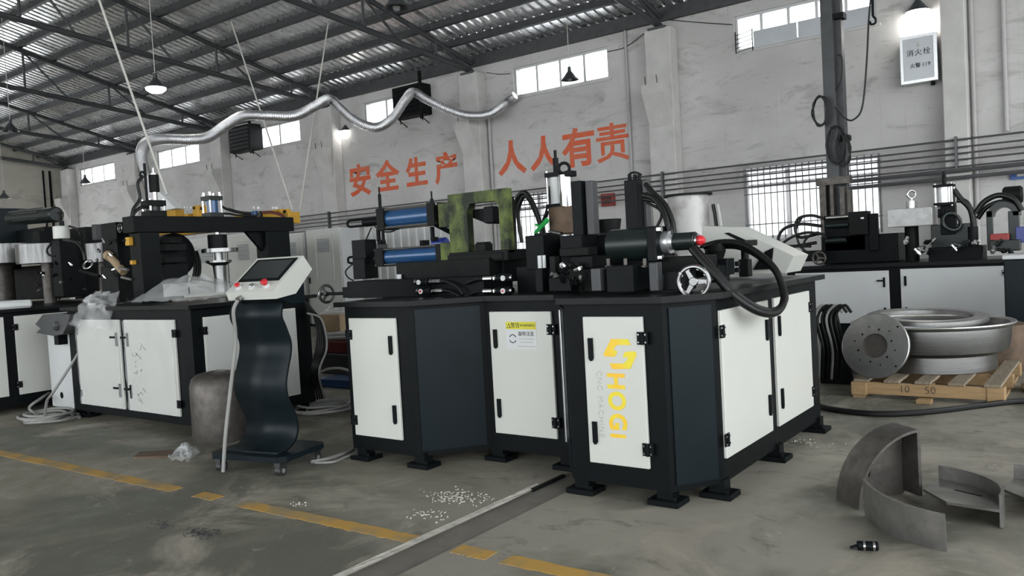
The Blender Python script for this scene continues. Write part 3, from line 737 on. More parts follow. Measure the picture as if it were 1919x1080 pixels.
b = B(); p = PY(824, 457, 4.5); b.cyl(p+Vector((-.06, 0, 0)), p+Vector((.07, 0, 0)), .045, seg=18, bev=.01); mo = b.obj('pump_motor', 'bluepump', fm)
blk('motor_box', 'black', 786, 450, 805, 463, 4.48, .1, mo)
for px in (748, 771, 781, 798, 812):
    p = PY(px, 495, 4.3); b = B(); b.cyl((p.x, 4.3, TZ+.1), (p.x+.01, 4.3, p.z+.03), .013, seg=8); b.obj('stud', 'dark', fm)
b = B(); q = PY(748, 520, 4.0); b.cyl((q.x, 4.0, q.z-.01), (q.x, 4.0, q.z+.02), .018, seg=12); b.obj('stud_collar', 'whitemetal', fm)
# diagonal feed chute behind the press
b = B(); p0, p1 = PY(815, 420, 4.5), PY(846, 436, 4.5); b.cyl(p0, p1, .02, seg=8); b.obj('brace', 'black', fm)
# loops of hydraulic hose behind the green frame
hose(fm, [(965, 470, 4.45), (963, 400, 4.45), (972, 368, 4.45), (985, 362, 4.45), (1000, 385, 4.45), (1012, 420, 4.45), (1018, 446, 4.45)], .017)
hose(fm, [(978, 455, 4.55), (971, 400, 4.55), (980, 370, 4.55), (990, 372, 4.55), (1004, 400, 4.55), (1016, 430, 4.5)], .014)
hose(fm, [(1020, 440, 4.5), (1018, 420, 4.5), (1027, 390, 4.5), (1033, 352, 4.55), (1040, 330, 4.6)], .014)
hose(fm, [(960, 368, 4.4), (957, 395, 4.4), (962, 420, 4.4), (960, 452, 4.4)], .016)
b = B(); p, q = PY(1003, 437, 4.3), PY(1026, 412, 4.3); b.cyl(p, q, .012, .018, seg=8); p2 = PY(1012, 425, 4.3); b.cyl(p2, PY(1004, 421, 4.3), .008, seg=6); b.obj('hose_tie', 'greenclip', fm)
# the centre: dark carriage with a vertical cylinder, brown bearing block and lifting eye
blk('carriage', 'black', 985, 440, 1052, 505, 3.95, .4); blk('carriage_step', 'dark', 1000, 436, 1048, 442, 4.0, .3)
b = B()
for k in range(9): p = PY(1028+k*2.6, 434+k*.5, 4.0); b.cyl(p, p+Vector((0, .03, .006)), .006, seg=6)
b.obj('bead_chain', 'chrome', fm)
p = PY(1056, 400, 4.45)
zz = lambda py: PY(1058, py, 4.45).z
b = B(); b.cyl((p.x+.02, 4.45, zz(440)), (p.x+.02, 4.45, zz(388)), .115, seg=28, bev=.01); bb = b.obj('bearing_block', 'rust', fm)
b = B(); b.cyl((p.x+.03, 4.45, zz(520)), (p.x+.03, 4.45, zz(440)), .055, seg=20); b.obj('column_post', 'steel', fm)
vc = cylinder_unit(fm, 'vertical_cylinder', (p.x-.035, 4.45, zz(390)), (p.x-.035, 4.45, zz(322)), .05, 'whitemetal', .03, .06, bmat='black')
b = B(); b.cyl((p.x-.04, 4.45, zz(322)), (p.x-.04, 4.45, zz(294)), .019, seg=14); b.cyl((p.x-.04, 4.45, zz(294)), (p.x-.04, 4.45, zz(279)), .01, seg=10); b.obj('piston_rod', 'dark', vc)
b = B(); b.cyl((p.x+.06, 4.4, zz(390)), (p.x+.06, 4.4, zz(330)), .045, seg=20); st_ = b.obj('chrome_sleeve', 'chrome', fm)
eyebolt(fm, (p.x+.055, 4.4, zz(330)), .034, .010)
blk('eye_base', 'black', 1056, 319, 1081, 330, 4.36, .09)
# tall dark upright with flanges
blk('upright', 'black', 1072, 338, 1106, 470, 4.0, .16); blk('upright_flange', 'greyblock', 1098, 338, 1122, 440, 4.03, .12)
blk('carriage_bridge', 'black', 1050, 440, 1125, 505, 3.98, .35)
blk('crossbeam', 'dark', 1048, 464, 1120, 480, 3.92, .1)
b = B(); p = PY(1137, 410, 4.25); b.lathe([(.0, 0), (.075, 0), (.088, .085), (.08, .085), (.068, .015), (0, .015)], (p.x, 4.25, PY(1137, 438, 4.25).z), 26); b.obj('cup', 'dark', fm)
# second dark upright carrying hoses
blk('upright', 'black', 1171, 336, 1213, 440, 3.9, .16); blk('upright_flange', 'greyblock', 1200, 345, 1220, 440, 3.96, .1)
b = B()
for k, px in enumerate((1180, 1190, 1198)):
    q = PY(px, 334, 3.95); b.cyl(q-Vector((0, 0, .03)), q+Vector((0, 0, .02)), .011, seg=8)
b.tube([PY(1178, 328, 3.95), PY(1184, 324, 3.95), PY(1194, 324, 3.95), PY(1202, 328, 3.95)], .006, 6, 5)
b.obj('top_fitting', 'dark', fm)
blk('valve_body', 'greyblock', 1203, 337, 1218, 362, 3.88, .06)
hose(fm, [(1205, 366, 3.86), (1225, 372, 3.84), (1243, 395, 3.82), (1252, 425, 3.8), (1255, 448, 3.8)], .016)
hose(fm, [(1210, 345, 3.88), (1225, 362, 3.86), (1247, 385, 3.84), (1260, 415, 3.82), (1264, 446, 3.8)], .014)
hose(fm, [(1212, 380, 3.9), (1235, 392, 3.88), (1240, 405, 3.86), (1230, 428, 3.85), (1228, 440, 3.85)], .008)
hose(fm, [(1207, 372, 3.88), (1232, 380, 3.86), (1248, 405, 3.83), (1257, 430, 3.8), (1260, 446, 3.8)], .013)
# the clamping cylinder lying along the front edge
py_ = 3.72
pz = PY(1190, 458, py_).z
xa, xb = PY(1136, 458, py_).x, PY(1222, 458, py_).x
b = B(); b.cyl((xa, py_+.06, pz), (xb, py_+.06, pz), .085, seg=32, bev=.006); cc = b.obj('clamp_cylinder', 'darkgreen', fm)
b = B(); xf = PY(1236, 458, py_).x; b.box(xb-.01, xf, py_-.045, py_+.165, pz-.095, pz+.085, .006); b.obj('end_flange', 'black', cc, smooth=False)
bolts(cc, [(xf, py_+dy, pz+dz) for dy in (-.02, .14) for dz in (-.075, .068)], .016, (1, 0, 0), L=.025)
b = B(); b.cyl((xf, py_+.06, pz), (xf+.035, py_+.06, pz), .058, seg=24); b.cyl((xf+.035, py_+.06, pz), (xf+.055, py_+.06, pz), .04, seg=24); b.obj('seal_ring', 'alu', cc)
xe = PY(1296, 458, py_).x
b = B(); b.cyl((xf+.055, py_+.06, pz), (xe, py_+.06, pz), .045, seg=20, bev=.004); b.obj('rod_cover', 'darkgreen', cc)
b = B(); b.cyl((xe, py_+.06, pz), (xe+.012, py_+.06, pz), .034, seg=18); b.obj('lamp_bezel', 'chrome', cc)
b = B(); b.lathe([(.024, 0), (.026, .012), (.016, .03), (0, .034)], (xe+.012, py_+.06, pz), 18, (1, 0, 0)); b.obj('red_end_cap', 'redplastic', cc)
blk('cylinder_plate', 'dark', 1122, 432, 1240, 438, 3.74, .25)
# blocks under it
blk('end_block', 'greyblock', 1107, 503, 1138, 546, 3.5, .12); blk('main_block', 'black', 1136, 497, 1218, 548, 3.52, .3)
blk('spacer_block', 'greyblock', 1216, 492, 1242, 546, 3.56, .2); blk('slide_block', 'black', 1070, 480, 1140, 503, 3.75, .3)
for px in (1140, 1172, 1208):
    p = PY(px, 494, 3.6); b = B(); b.cyl(p-Vector((0, 0, .02)), p+Vector((0, 0, .025)), .010, seg=10); b.cyl(p-Vector((0, 0, .018)), p-Vector((0, 0, .01)), .02, seg=6); b.obj('stud_nut', 'roughsteel', fm)
blk('pivot_block', 'black', 1003, 503, 1030, 548, 3.78, .2); blk('pivot_block', 'dark', 1030, 480, 1050, 520, 3.8, .2)
b = B(); p = PY(1012, 492, 3.85); b.cyl(p-Vector((0, 0, .04)), p+Vector((0, 0, .04)), .014, seg=10); b.cyl(p+Vector((.03, 0, -.04)), p+Vector((.03, 0, .04)), .01, seg=8); b.obj('guide_pin', 'whitemetal', fm)
rng = random.Random(3)
for k in range(14):   # cluster of hose unions on the manifold
    px, py = rng.uniform(1030, 1100), rng.uniform(497, 538); p = PY(px, py, 3.72); d = Vector((rng.uniform(-1, 1), -.5, rng.uniform(-.6, .8))).normalized()
    b = B(); b.cyl(p, p+d*.05, .011, seg=8); b.cyl(p+d*.012, p+d*.026, .018, seg=6); b.obj('union', ['steel', 'dark', 'black'][k % 3], fm)
blk('manifold', 'black', 1028, 520, 1106, 546, 3.76, .22)
blk('turret_base', 'black', 968, 492, 1300, 545, 4.05, .5); blk('turret_body', 'black', 1040, 440, 1250, 500, 4.15, .35); blk('bed_rear', 'black', 840, 486, 1010, 530, 4.15, .4); blk('table_saddle', 'dark', 1060, 500, 1260, 546, 3.85, .3)
# cross slide with chrome handwheel
blk('slide_base', 'dark', 1240, 480, 1345, 512, 3.75, .25); blk('slide_rail', 'black', 1245, 508, 1305, 544, 3.62, .2); blk('slide_nut', 'black', 1300, 498, 1368, 530, 3.9, .2)
blk('slide_top', 'black', 1330, 485, 1377, 516, 4.0, .2)
p = PY(1300, 528, 3.5); b = B(); b.cyl(p, (p.x-.02, 3.75, p.z), .014, seg=10); b.obj('spindle', 'steel', fm)
handwheel(fm, p, .082, (.25, -1, 0))
for k in range(2): blk('screw_head', 'black', 1376, 490+k*12, 1388, 499+k*12, 4.02, .05)
# clamp arm and block at the end of the table
blk('stop_block', 'dark', 1384, 486, 1410, 519, 4.4, .12); b = B(); p = PY(1396, 478, 4.45); b.cyl(p-Vector((0, 0, .06)), p+Vector((0, 0, .05)), .022, seg=12); b.obj('stop_pin', 'dark', fm)
blk('support_arm', 'dark', 1308, 452, 1420, 463, 4.35, .2)
b = B(); p = PY(1345, 470, 4.3); b.lathe([(0, -.05), (.03, -.045), (.045, 0), (.03, .04), (0, .05)], p, 16); b.obj('knuckle', 'dark', fm)
b = B(); b.cyl(PY(1318, 490, 4.3), PY(1336, 462, 4.3), .02, seg=8); b.cyl(PY(1352, 490, 4.3), PY(1346, 464, 4.3), .016, seg=8); b.obj('arm_link', 'black', fm)
b = B(); p = PY(1428, 490, 4.9); b.prism([(p.x-.06, p.z-.05), (p.x+.05, p.z-.05), (p.x+.07, p.z+.08), (p.x+.02, p.z+.06)], 4.9, 5.0, fn); b.obj('gusset', 'black', fm, smooth=False)
# thick twin hose looping out over the side
LP = [(1296, 466, 3.72), (1330, 505, 3.7), (1372, 552, 3.72), (1415, 582, 3.8), (1448, 588, 3.95), (1466, 573, 4.1), (1468, 545, 4.2), (1452, 505, 4.25), (1420, 475, 4.28), (1385, 457, 4.3), (1350, 455, 4.32), (1320, 462, 4.34)]
hose(fm, LP, .019, seg=12); hose(fm, [(x+3, y-6 if i < 6 else y+7, Y+.05) for i, (x, y, Y) in enumerate(LP)], .016)

# ================================================================== PORTAL MACHINE behind the control console
pm = thing('portal_machine', 'black machine with a portal frame and film-wrapped white doors beside the control console', 'machine', (-6.45, 3.9, 0))
b = B(); b.prism([(-7.43, 3.33), (-5.48, 3.33), (-5.48, 4.43), (-6.58, 4.43), (-6.58, 5.2), (-7.43, 5.2)], .07, TZ-.03); b.obj('cabinet_body', 'black', pm, smooth=False)
b = B(); b.prism([(-7.47, 3.285), (-5.43, 3.285), (-5.43, 4.48), (-6.56, 4.48), (-6.56, 5.24), (-7.47, 5.24)], TZ-.03, TZ); b.obj('table_top', 'tabletop', pm, smooth=False)
F2 = ('front', 3.33)
door(pm, F2, -7.25, -6.51, .135, .875, -1, 'open_left'); dw = door(pm, F2, -6.435, -5.69, .135, .875, 1, 'open_left')
door(pm, ('side', -5.48), 3.42, 4.27, .16, .885, -1, handles=False)
for x, y in ((-5.56, 3.42), (-7.33, 3.42), (-5.56, 4.36)): foot(pm, x, y, .14, .12)
# handwritten marks down the wrapped door
rng = random.Random(5)
for (px, py, n) in ((262, 648, 4), (257, 673, 5), (260, 695, 5), (265, 735, 4), (262, 748, 3)):
    for k in range(n):
        p = PY(px+rng.uniform(-7, 7), py+rng.uniform(-8, 8), 3.31); q = p+Vector((rng.uniform(-.04, .04), 0, rng.uniform(-.035, .035))); b = B(); b.cyl(p, q, .003, seg=5); b.obj('pen_stroke', 'marker', dw)
# portal frame running back over the table
PXC = -6.7
yb = lambda px, py: PXx(px, py, PXC)
b = B(); b.box(PXC-.09, PXC+.09, 3.55, 5.22, 1.595, 1.735, .004); pf = b.obj('portal_beam', 'black', pm, smooth=False)
b = B(); b.box(PXC-.085, PXC+.085, 3.6, 3.78, TZ, 1.595, .004); b.obj('portal_post', 'black', pm, smooth=False)
b = B(); b.box(PXC-.085, PXC+.085, 4.88, 5.16, TZ, 1.595, .004); b.obj('portal_post', 'black', pm, smooth=False)
b = B(); b.prism([(4.88, 1.595), (4.7, 1.595), (4.88, 1.4)], PXC-.02, PXC+.02, lambda a, c, t: (t, a, c)); b.obj('gusset', 'black', pm, smooth=False)
b = B(); b.box(PXC-.16, PXC+.16, 3.54, 3.84, TZ, TZ+.025); pb = b.obj('post_base', 'black', pm, smooth=False)
bolts(pb, [(PXC+dx, y, TZ+.025) for dx in (-.13, -.04, .04, .13) for y in (3.57,)], .014, (0, 0, 1), 'black', L=.025)
# cylinders on the portal
c1y, c2y = yb(288, 390).y, yb(398, 390).y
v1 = cylinder_unit(pm, 'lifting_cylinder', (PXC, c1y, 1.735), (PXC, c1y, 1.875), .055, 'darkgreen', .05, .075, bmat='dark')
b = B(); z0, z1 = yb(288, 360).z, yb(288, 328).z; b.cyl((PXC, c1y+.02, z0), (PXC, c1y+.02, z1), .042, seg=20, bev=.004); b.obj('pilot_cylinder', 'dark', v1)
b = B(); b.cyl((PXC, c1y+.02, 1.85), (PXC, c1y+.02, z0), .02, seg=10); b.obj('piston_rod', 'chrome', v1)
b = B(); b.cyl((PXC, c1y+.02, z1), (PXC, c1y+.02, z1+.06), .012, seg=8); b.cyl((PXC, c1y+.02, z1), (PXC, c1y+.02, z1+.012), .035, seg=12); b.obj('rod_tip', 'chrome', v1)
b = B(); b.cyl((PXC-.02, c1y-.045, 1.735), (PXC-.02, c1y-.045, z1+.1), .012, seg=8); b.obj('guide_rod', 'black', v1)
hose(pm, [yb(268, 330), yb(258, 345), yb(262, 372), yb(250, 392), yb(246, 412)], .014); hose(pm, [yb(274, 328), yb(266, 322), yb(262, 330)], .01)
hose(pm, [yb(280, 388), yb(262, 390), yb(250, 402), yb(248, 415)], .014)
v2 = cylinder_unit(pm, 'forming_cylinder', (PXC, c2y, 1.735), (PXC, c2y, 1.93), .05, 'blue', .04, .07, bmat='darkgreen')
bolts(v2, [(PXC+dx, c2y+dy, 1.93) for dx in (-.05, .05) for dy in (-.05, .05)], .018, (0, 0, 1), 'chrome', L=.035)
hose(pm, [yb(414, 386), yb(425, 392), yb(445, 398), yb(470, 402)], .012); hose(pm, [yb(414, 400), yb(430, 401), yb(450, 404), yb(480, 405)], .01)
# ram, flanges and rod hanging from the beam
z = lambda py: yb(412, py).z
ry = yb(408, 460).y
b = B(); b.cyl((PXC, ry, z(440)), (PXC, ry, 1.595), .03, seg=14); b.obj('ram_rod', 'chrome', pm)
b = B(); b.cyl((PXC, ry, z(466)), (PXC, ry, z(440)), .088, seg=24, bev=.004); rm = b.obj('ram', 'black', pm)
b = B(); b.cyl((PXC, ry+.02, z(473)), (PXC, ry+.02, z(466)), .165, seg=32); b.obj('ram_flange', 'lathed', rm)
b = B(); b.cyl((PXC, ry, z(490)), (PXC, ry, z(473)), .04, seg=18); b.obj('ram_neck', 'lathed', rm)
b = B(); b.lathe([(.0, 0), (.115, 0), (.115, -.02), (.06, -.05), (.055, -.16), (.06, -.3), (0, -.3)], (PXC, ry, z(488)), 28); b.obj('forming_die', 'lathed', rm)
# dark bending disc with hoses between the posts
b = B(); p = PXx(338, 478, -6.95); b.cyl((-7.05, p.y-.05, p.z), (-6.93, p.y-.05, p.z), .205, seg=36, bev=.02); b.obj('bending_disc', 'black', pm)
for q in ((304, 458, 344, 470), (304, 482, 344, 492), (310, 444, 336, 456), (302, 496, 348, 530)):
    b = B(); p0, p1 = PXx(q[0], q[1], -6.85), PXx(q[2], q[3], -6.85); b.box(-6.95, -6.8, p0.y, p1.y, p1.z, p0.z, .004); b.obj('die_block', 'dark' if q[1] < 490 else 'black', pm, smooth=False)
for k in range(3): hose(pm, [PXx(358+k*5, 470, -7), PXx(364+k*5, 490, -7), PXx(364+k*5, 512, -7), PXx(358+k*4, 530, -7)], .014)
# blocks beside the near post, with small handwheel and yellow valve
def blp(name, mat, x0, y0, x1, y1, Y, dep, bev=.004): b = B(); pbox(b, x0, y0, x1, y1, Y, dep, bev); return b.obj(name, mat, pm, smooth=False)
blp('gearbox', 'black', 191, 416, 244, 500, 3.62, .12); blp('gearbox_base', 'dark', 190, 498, 250, 566, 3.66, .14); blp('yellow_valve', 'yellow', 234, 444, 253, 460, 3.56, .06); blp('yellow_valve_tip', 'yellow', 243, 488, 254, 496, 3.56, .05)
handwheel(pm, PY(225, 428, 3.58), .042, (0, -1, 0), holes=7)
b = B(); b.cyl(PY(207, 482, 3.6), PY(232, 510, 3.6), .035, seg=14); b.cyl(PY(207, 482, 3.6), PY(202, 478, 3.6), .045, seg=14); b.obj('tan_sleeve', 'card', pm)
b = B(); b.cyl(PY(228, 520, 3.58), PY(246, 524, 3.58), .012, seg=8); b.cyl(PY(222, 502, 3.58), PY(240, 506, 3.58), .014, seg=8); b.obj('fitting', 'steel', pm)
rng = random.Random(9)
for k in range(12):
    p = PY(rng.uniform(180, 248), rng.uniform(445, 540), 3.58); d = Vector((rng.uniform(-1, 1), -.4, rng.uniform(-1, 1))).normalized(); b = B(); b.cyl(p, p+d*.045, .009, seg=6); b.cyl(p+d*.01, p+d*.022, .015, seg=6); b.obj('union', ['steel', 'dark'][k % 2], pm)
# clear film heaped on the table and hanging over the edge
def film(name, lab, pts, rough=.05, seed=0, nu=26, nv=16):
    """crumpled sheet stretched over four corners plus a raised middle"""
    a, c, d, e, mid = [Vector(q) for q in pts]
    def f(u, v):
        p = a*(1-u)*(1-v)+c*u*(1-v)+d*u*v+e*(1-u)*v
        w_ = (math.sin(math.pi*u)*math.sin(math.pi*v))**.7
        p = p*(1-w_*.0)+mid*w_
        n = Vector((noise.noise((u*7+seed, v*5, 1)), noise.noise((u*6, v*6+seed, 5)), noise.noise((u*8, v*8, seed+9))))
        m = Vector((noise.noise((u*17+seed, v*13, 3)), noise.noise((u*16, v*16, seed)), noise.noise((u*18, v*18, seed+2))))
        return p+n*rough*(.35+w_)+m*rough*.4
    b = B(); b.sheet(nu, nv, f); o = b.obj(name, 'film', smooth=.9); return o
f1 = film('plastic_film', '', [(-6.5, 3.36, TZ+.03), (-5.5, 3.36, TZ+.03), (-5.6, 4.0, TZ+.05), (-6.45, 4.0, TZ+.05), (0, 0, .17)], .045, 1)
centred(tag(f1, 'crumpled clear plastic film heaped on the table of the portal machine', 'plastic film'), (-6, 3.7, TZ))
f2 = film('plastic_film', '', [(-7.32, 3.56, TZ+.05), (-6.74, 3.46, TZ+.12), (-6.55, 3.24, .80), (-7.2, 3.22, .84), (0, -.06, .11)], .05, 4)
centred(tag(f2, 'clear plastic film hanging over the table edge above the wrapped doors', 'plastic film'), (-7, 3.3, .85))
for (x0, x1, sd, lab) in ((-7.24, -6.52, 2, 'clear film stretched over the door with two open latches beside the cable coil'), (-6.43, -5.7, 6, 'clear film stretched over the door with handwritten marks')):
    b = B(); b.sheet(22, 26, lambda u, v: (x0+(x1-x0)*u, 3.298+.009*noise.noise((u*6+sd, v*3+u*4, 2))+.007*noise.noise((u*14, v*9+u*12, sd)), .14+.73*v)); f = b.obj('film_wrap', 'film', smooth=.9)
    centred(tag(f, lab, 'plastic film'), ((x0+x1)/2, 3.306, .14))
b = B(); b.sheet(10, 16, lambda u, v: (-5.455+.006*noise.noise((u*6, v*5, 7)), 3.44+.8*u, .17+.7*v)); f = b.obj('film_wrap', 'film', smooth=.9)
centred(tag(f, 'clear film stretched over the side door behind the steel drum', 'plastic film'), (-5.455, 3.8, .17))

# ================================================================== THIRD MACHINE at the edge of the view
SX = -8.3
tm = thing('ring_rolling_machine', 'dark machine carrying polished steel rings, partly outside the view', 'machine', (-9.8, 3.8, 0))
b = B(); b.box(-11.6, SX, 2.6, 4.9, .07, TZ-.03); b.obj('cabinet_body', 'black', tm, smooth=False)
b = B(); b.box(-11.65, SX+.05, 2.55, 4.95, TZ-.03, TZ); b.obj('table_top', 'tabletop', tm, smooth=False)
SIDE = ('side', SX)
y0, y1 = PXx(30, 660, SX).y, PXx(137, 600, SX).y
door(tm, SIDE, y0, y1, .17, .915, -1, handles=False); door(tm, SIDE, y0-.75, y0-.09, .17, .915, -1, handles=False)
for y in (2.75, 3.6, 4.7): foot(tm, SX-.1, y, .12, .12)
def bl3(name, mat, x0, y0, x1, y1, Y, dep, par=None, bev=.004): b = B(); pbox(b, x0, y0, x1, y1, Y, dep, bev); return b.obj(name, mat, par or tm, smooth=False)
Y3 = 4.0
def ring(px0, px1, py0, py1, Y, name='steel_ring'):
    p, q = PY(px0, (py0+py1)/2, Y), PY(px1, (py0+py1)/2, Y); z1, z0 = PY((px0+px1)/2, py0, Y).z, PY((px0+px1)/2, py1, Y).z
    r = (q.x-p.x)/2*.8; c = ((p.x+q.x)/2, Y+.1, z0); b = B(); b.lathe([(r*.25, 0), (r, 0), (r, z1-z0), (r*.25, z1-z0)], c, 40, closed=True); o = b.obj(name, 'ringsteel', tm)
    b = B(); b.cyl((c[0], c[1], TZ), (c[0], c[1], z0), r*.22, seg=18); b.obj('ring_shaft', 'roughsteel', o)
    return o
ring(-70, 36, 461, 496, 3.9); ring(42, 100, 458, 494, 4.0); ring(152, 191, 457, 492, 4.3)
bl3('gear_housing', 'blueblack', -60, 388, 52, 458, 4.25, .4); bl3('bearing_carrier', 'black', -60, 496, 40, 506, 3.95, .4)
b = B(); p, q = PY(22, 410, 4.1), PY(106, 402, 4.1); b.cyl(p, q, .085, seg=24, bev=.015); mt = b.obj('drive_motor', 'darkgreen', tm)
for k in range(5):
    t = k*.9; b = B(); o_ = Vector((0, math.cos(t), math.sin(t)))*.088; b.cyl(p*.8+q*.2+o_, p*.25+q*.75+o_, .008, seg=6); b.obj('motor_rib', 'darkgreen', mt)
bl3('motor_terminal_box', 'dark', 84, 394, 108, 412, 4.05, .1, mt)
b = B(); p = PY(115, 437, 3.95); z1, z0 = PY(115, 424, 3.95).z, PY(115, 448, 3.95).z; b.cyl((p.x, 3.95, z0), (p.x, 3.95, z1), .08, seg=24, bev=.006); wc = b.obj('pneumatic_cylinder', 'white', tm)
b = B(); b.cyl((p.x, 3.95, z1), (p.x, 3.95, z1+.16), .015, seg=8); b.cyl((p.x+.05, 3.95, z1), (p.x+.05, 3.95, z1+.05), .014, seg=8); b.cyl((p.x, 3.95, z1+.13), (p.x, 3.95, z1+.145), .03, seg=10); b.obj('valve_stem', 'dark', wc)
bl3('guide_block', 'black', 100, 448, 142, 556, 4.0, .25); bl3('guide_carriage', 'dark', 84, 500, 160, 556, 4.1, .3); bl3('bracket', 'black', 60, 432, 100, 456, 4.2, .2)
bl3('rear_housing', 'dark', 128, 425, 192, 455, 4.55, .2); bl3('rear_base', 'black', 138, 490, 200, 560, 4.4, .25); bl3('switch_box', 'greyblock', 172, 420, 190, 450, 4.5, .1)
hose(tm, [(96, 456, 3.9), (88, 468, 3.88), (92, 478, 3.88), (104, 480, 3.9)], .011); hose(tm, [(120, 450, 3.9), (145, 455, 3.9), (156, 470, 3.9), (160, 488, 3.9)], .018); hose(tm, [(130, 424, 4.0), (145, 430, 4.0), (153, 442, 4.0)], .011)
b = B(); p = PY(165, 496, 3.88); b.torus(p, .045, .011, (.4, -.8, .5)); b.obj('chrome_loop', 'chrome', tm)
b = B(); b.cyl(PY(150, 508, 3.9), PY(186, 518, 3.9), .018, seg=8); b.obj('cable_guide', 'dark', tm)
rng = random.Random(12)
for k in range(12):
    p = PY(rng.uniform(70, 165), rng.uniform(495, 545), 3.95); d = Vector((rng.uniform(-1, 1), -.5, rng.uniform(-.5, 1))).normalized(); b = B(); b.cyl(p, p+d*.05, .01, seg=6); b.cyl(p+d*.01, p+d*.024, .017, seg=6); b.obj('union', ['steel', 'dark', 'black'][k % 3], tm)
p0, p1 = PXx(-40, 560, SX), PXx(60, 560, SX)
b = B(); b.box(SX-.55, SX-.02, 2.75, 3.42, TZ, TZ+.075, .02); centred(tag(b.obj('foam_slab', 'foam'), 'white foam slab lying on the dark machine at the edge', 'foam slab'), (SX-.3, 3.1, TZ))
bl3('rolling_frame', 'black', -60, 500, 150, 562, 4.4, .35); bl3('rolling_frame_top', 'black', -60, 432, 132, 462, 4.5, .3)
# white wall-mounted box between the two machines, and the grey pedal hood hung on the door
eb = thing('electrical_box', 'white steel box with a round hole standing between the two dark machines', 'electrical box', (-7.72, 3.45, 0))
EY = 3.36
xa, xb = PY(93, 690, EY).x, min(PY(147, 690, EY).x, -7.5)
b = B(); b.box(xa, xb, EY, EY+.2, .06, .88, .006); b.obj('housing', 'whitemetal', eb, smooth=False)
b = B(); p = PY(116, 741, EY); b.cyl((p.x, EY-.002, p.z), (p.x, EY+.01, p.z), .03, seg=18); b.obj('cable_hole', 'black', eb)
b = B(); b.box(xa+.03, xb-.03, EY+.03, EY+.17, 0, .06); b.obj('plinth', 'dark', eb, smooth=False)
ph = thing('pedal_hood', 'grey moulded pedal hood hanging on the white steel box', 'pedal', (-7.8, EY, .75))
A = lambda px, py: PY(px, py, EY-.14)
prof = [(66, 608), (80, 590), (110, 588), (131, 590), (128, 604), (118, 626), (100, 630), (68, 624), (76, 616)]
b = B(); b.prism([(A(*q).x, A(*q).z) for q in prof], EY-.14, EY-.03, lambda a, c, t: (a, t, c)); b.obj('hood', 'greyblock', ph, smooth=False)
b = B(); b.lathe([(0, .045), (.03, .036), (.042, 0), (.03, -.03), (0, -.04)], PY(107, 612, EY-.14), 16); b.obj('toe_boss', 'greyblock', ph)
b = B(); p = PY(110, 640, EY-.06); b.box(p.x-.04, p.x+.04, EY-.08, EY, p.z-.03, p.z+.1); b.obj('hook_plate', 'black', ph, smooth=False)

# ================================================================== CONTROL CONSOLE on casters
hmi = thing('control_console', 'control console with tilted white touch screen box on a wavy dark pedestal', 'control console', (-4.19, 3.0, 0), math.radians(12))
TH = WM[hmi.name]
def HB(): return B(TH)
b = HB(); b.prism([(-.29, -.17), (-.25, -.21), (.25, -.21), (.29, -.17), (.29, .17), (.25, .21), (-.25, .21), (-.29, .17)], .085, .118); b.obj('base', 'blueblack', hmi, smooth=False)
b = HB(); ctrl = [(-.15, .122), (-.07, .128), (.02, .17), (.05, .25), (.025, .34), (-.02, .43), (-.03, .52), (.0, .62), (.03, .70), (.035, .77), (.0, .86), (-.03, .93), (-.01, 1.0), (.03, 1.06)]
def crv(P, n=6):
    out = []
    for i in range(len(P)-1):
        p0, p1, p2, p3 = (Vector(P[max(i-1, 0)]), Vector(P[i]), Vector(P[i+1]), Vector(P[min(i+2, len(P)-1)]))
        for k in range(n): t = k/n; out.append(.5*((2*p1)+(p2-p0)*t+(2*p0-5*p1+4*p2-p3)*t*t+(3*p1-p0-3*p2+p3)*t**3))
    return out+[Vector(P[-1])]
cv = crv(ctrl); b.sheet(1, len(cv)-1, lambda u, v: (-.2+.4*u, cv[round(v*(len(cv)-1))].x, cv[round(v*(len(cv)-1))].y)); b.obj('wavy_pedestal', 'blueblack', hmi, smooth=.9, thick=.02)
b = HB(); b.prism([(.0, 1.0), (-.1, 1.04), (.12, 1.2), (.12, 1.0)], -.1, .26, lambda a, c, t: (t, a, c)); b.obj('console_bracket', 'blueblack', hmi, smooth=False)
b = HB(); CP = [(-.175, 1.04), (-.195, 1.088), (.09, 1.285), (.165, 1.20), (.0, 1.06)]
b.prism(CP, -.065, .295, lambda a, c, t: (t, a, c)); bx_ = b.obj('console_box', 'white', hmi, smooth=False)
sd = Vector((.09+.195, 1.285-1.088)); sl_ = sd.length; sd.normalize(); nn = Vector((-sd.y, sd.x))
def face(u, s_, h): return (u*.94+.115, -.195+sd.x*s_+nn.x*h, 1.088+sd.y*s_+nn.y*h)
b = HB(); b.prism([(-.165, .1), (.165, .1), (.165, sl_-.025), (-.165, sl_-.025)], .0, .006, lambda a, c, t: face(a, c, t)); b.obj('screen_bezel', 'black', bx_, smooth=False)
b = HB(); b.prism([(-.145, .12), (.145, .12), (.145, sl_-.045), (-.145, sl_-.045)], .006, .008, lambda a, c, t: face(a, c, t)); b.obj('touch_screen', 'screen', bx_, smooth=False)
for u, s_, r, h, m in ((-.12, .045, .016, .03, 'redplastic'), (-.01, .047, .015, .018, 'chrome'), (.1, .05, .02, .04, 'redplastic')):
    b = HB(); b.cyl(face(u, s_, 0), face(u, s_, .012), .022, seg=16); k_ = b.obj('button_collar', 'whitemetal', bx_)
    b = HB(); b.cyl(face(u, s_, .012), face(u, s_, h*.6), r*.6, seg=14); b.cyl(face(u, s_, h*.6), face(u, s_, h), r*1.1, seg=18, bev=.004); b.obj('button', m, k_)
b = HB(); p = Vector((.04, -.182, 1.055)); b.cyl(p, p+Vector((0, -.03, -.012)), .018, seg=12); b.obj('cable_gland', 'steel', bx_)
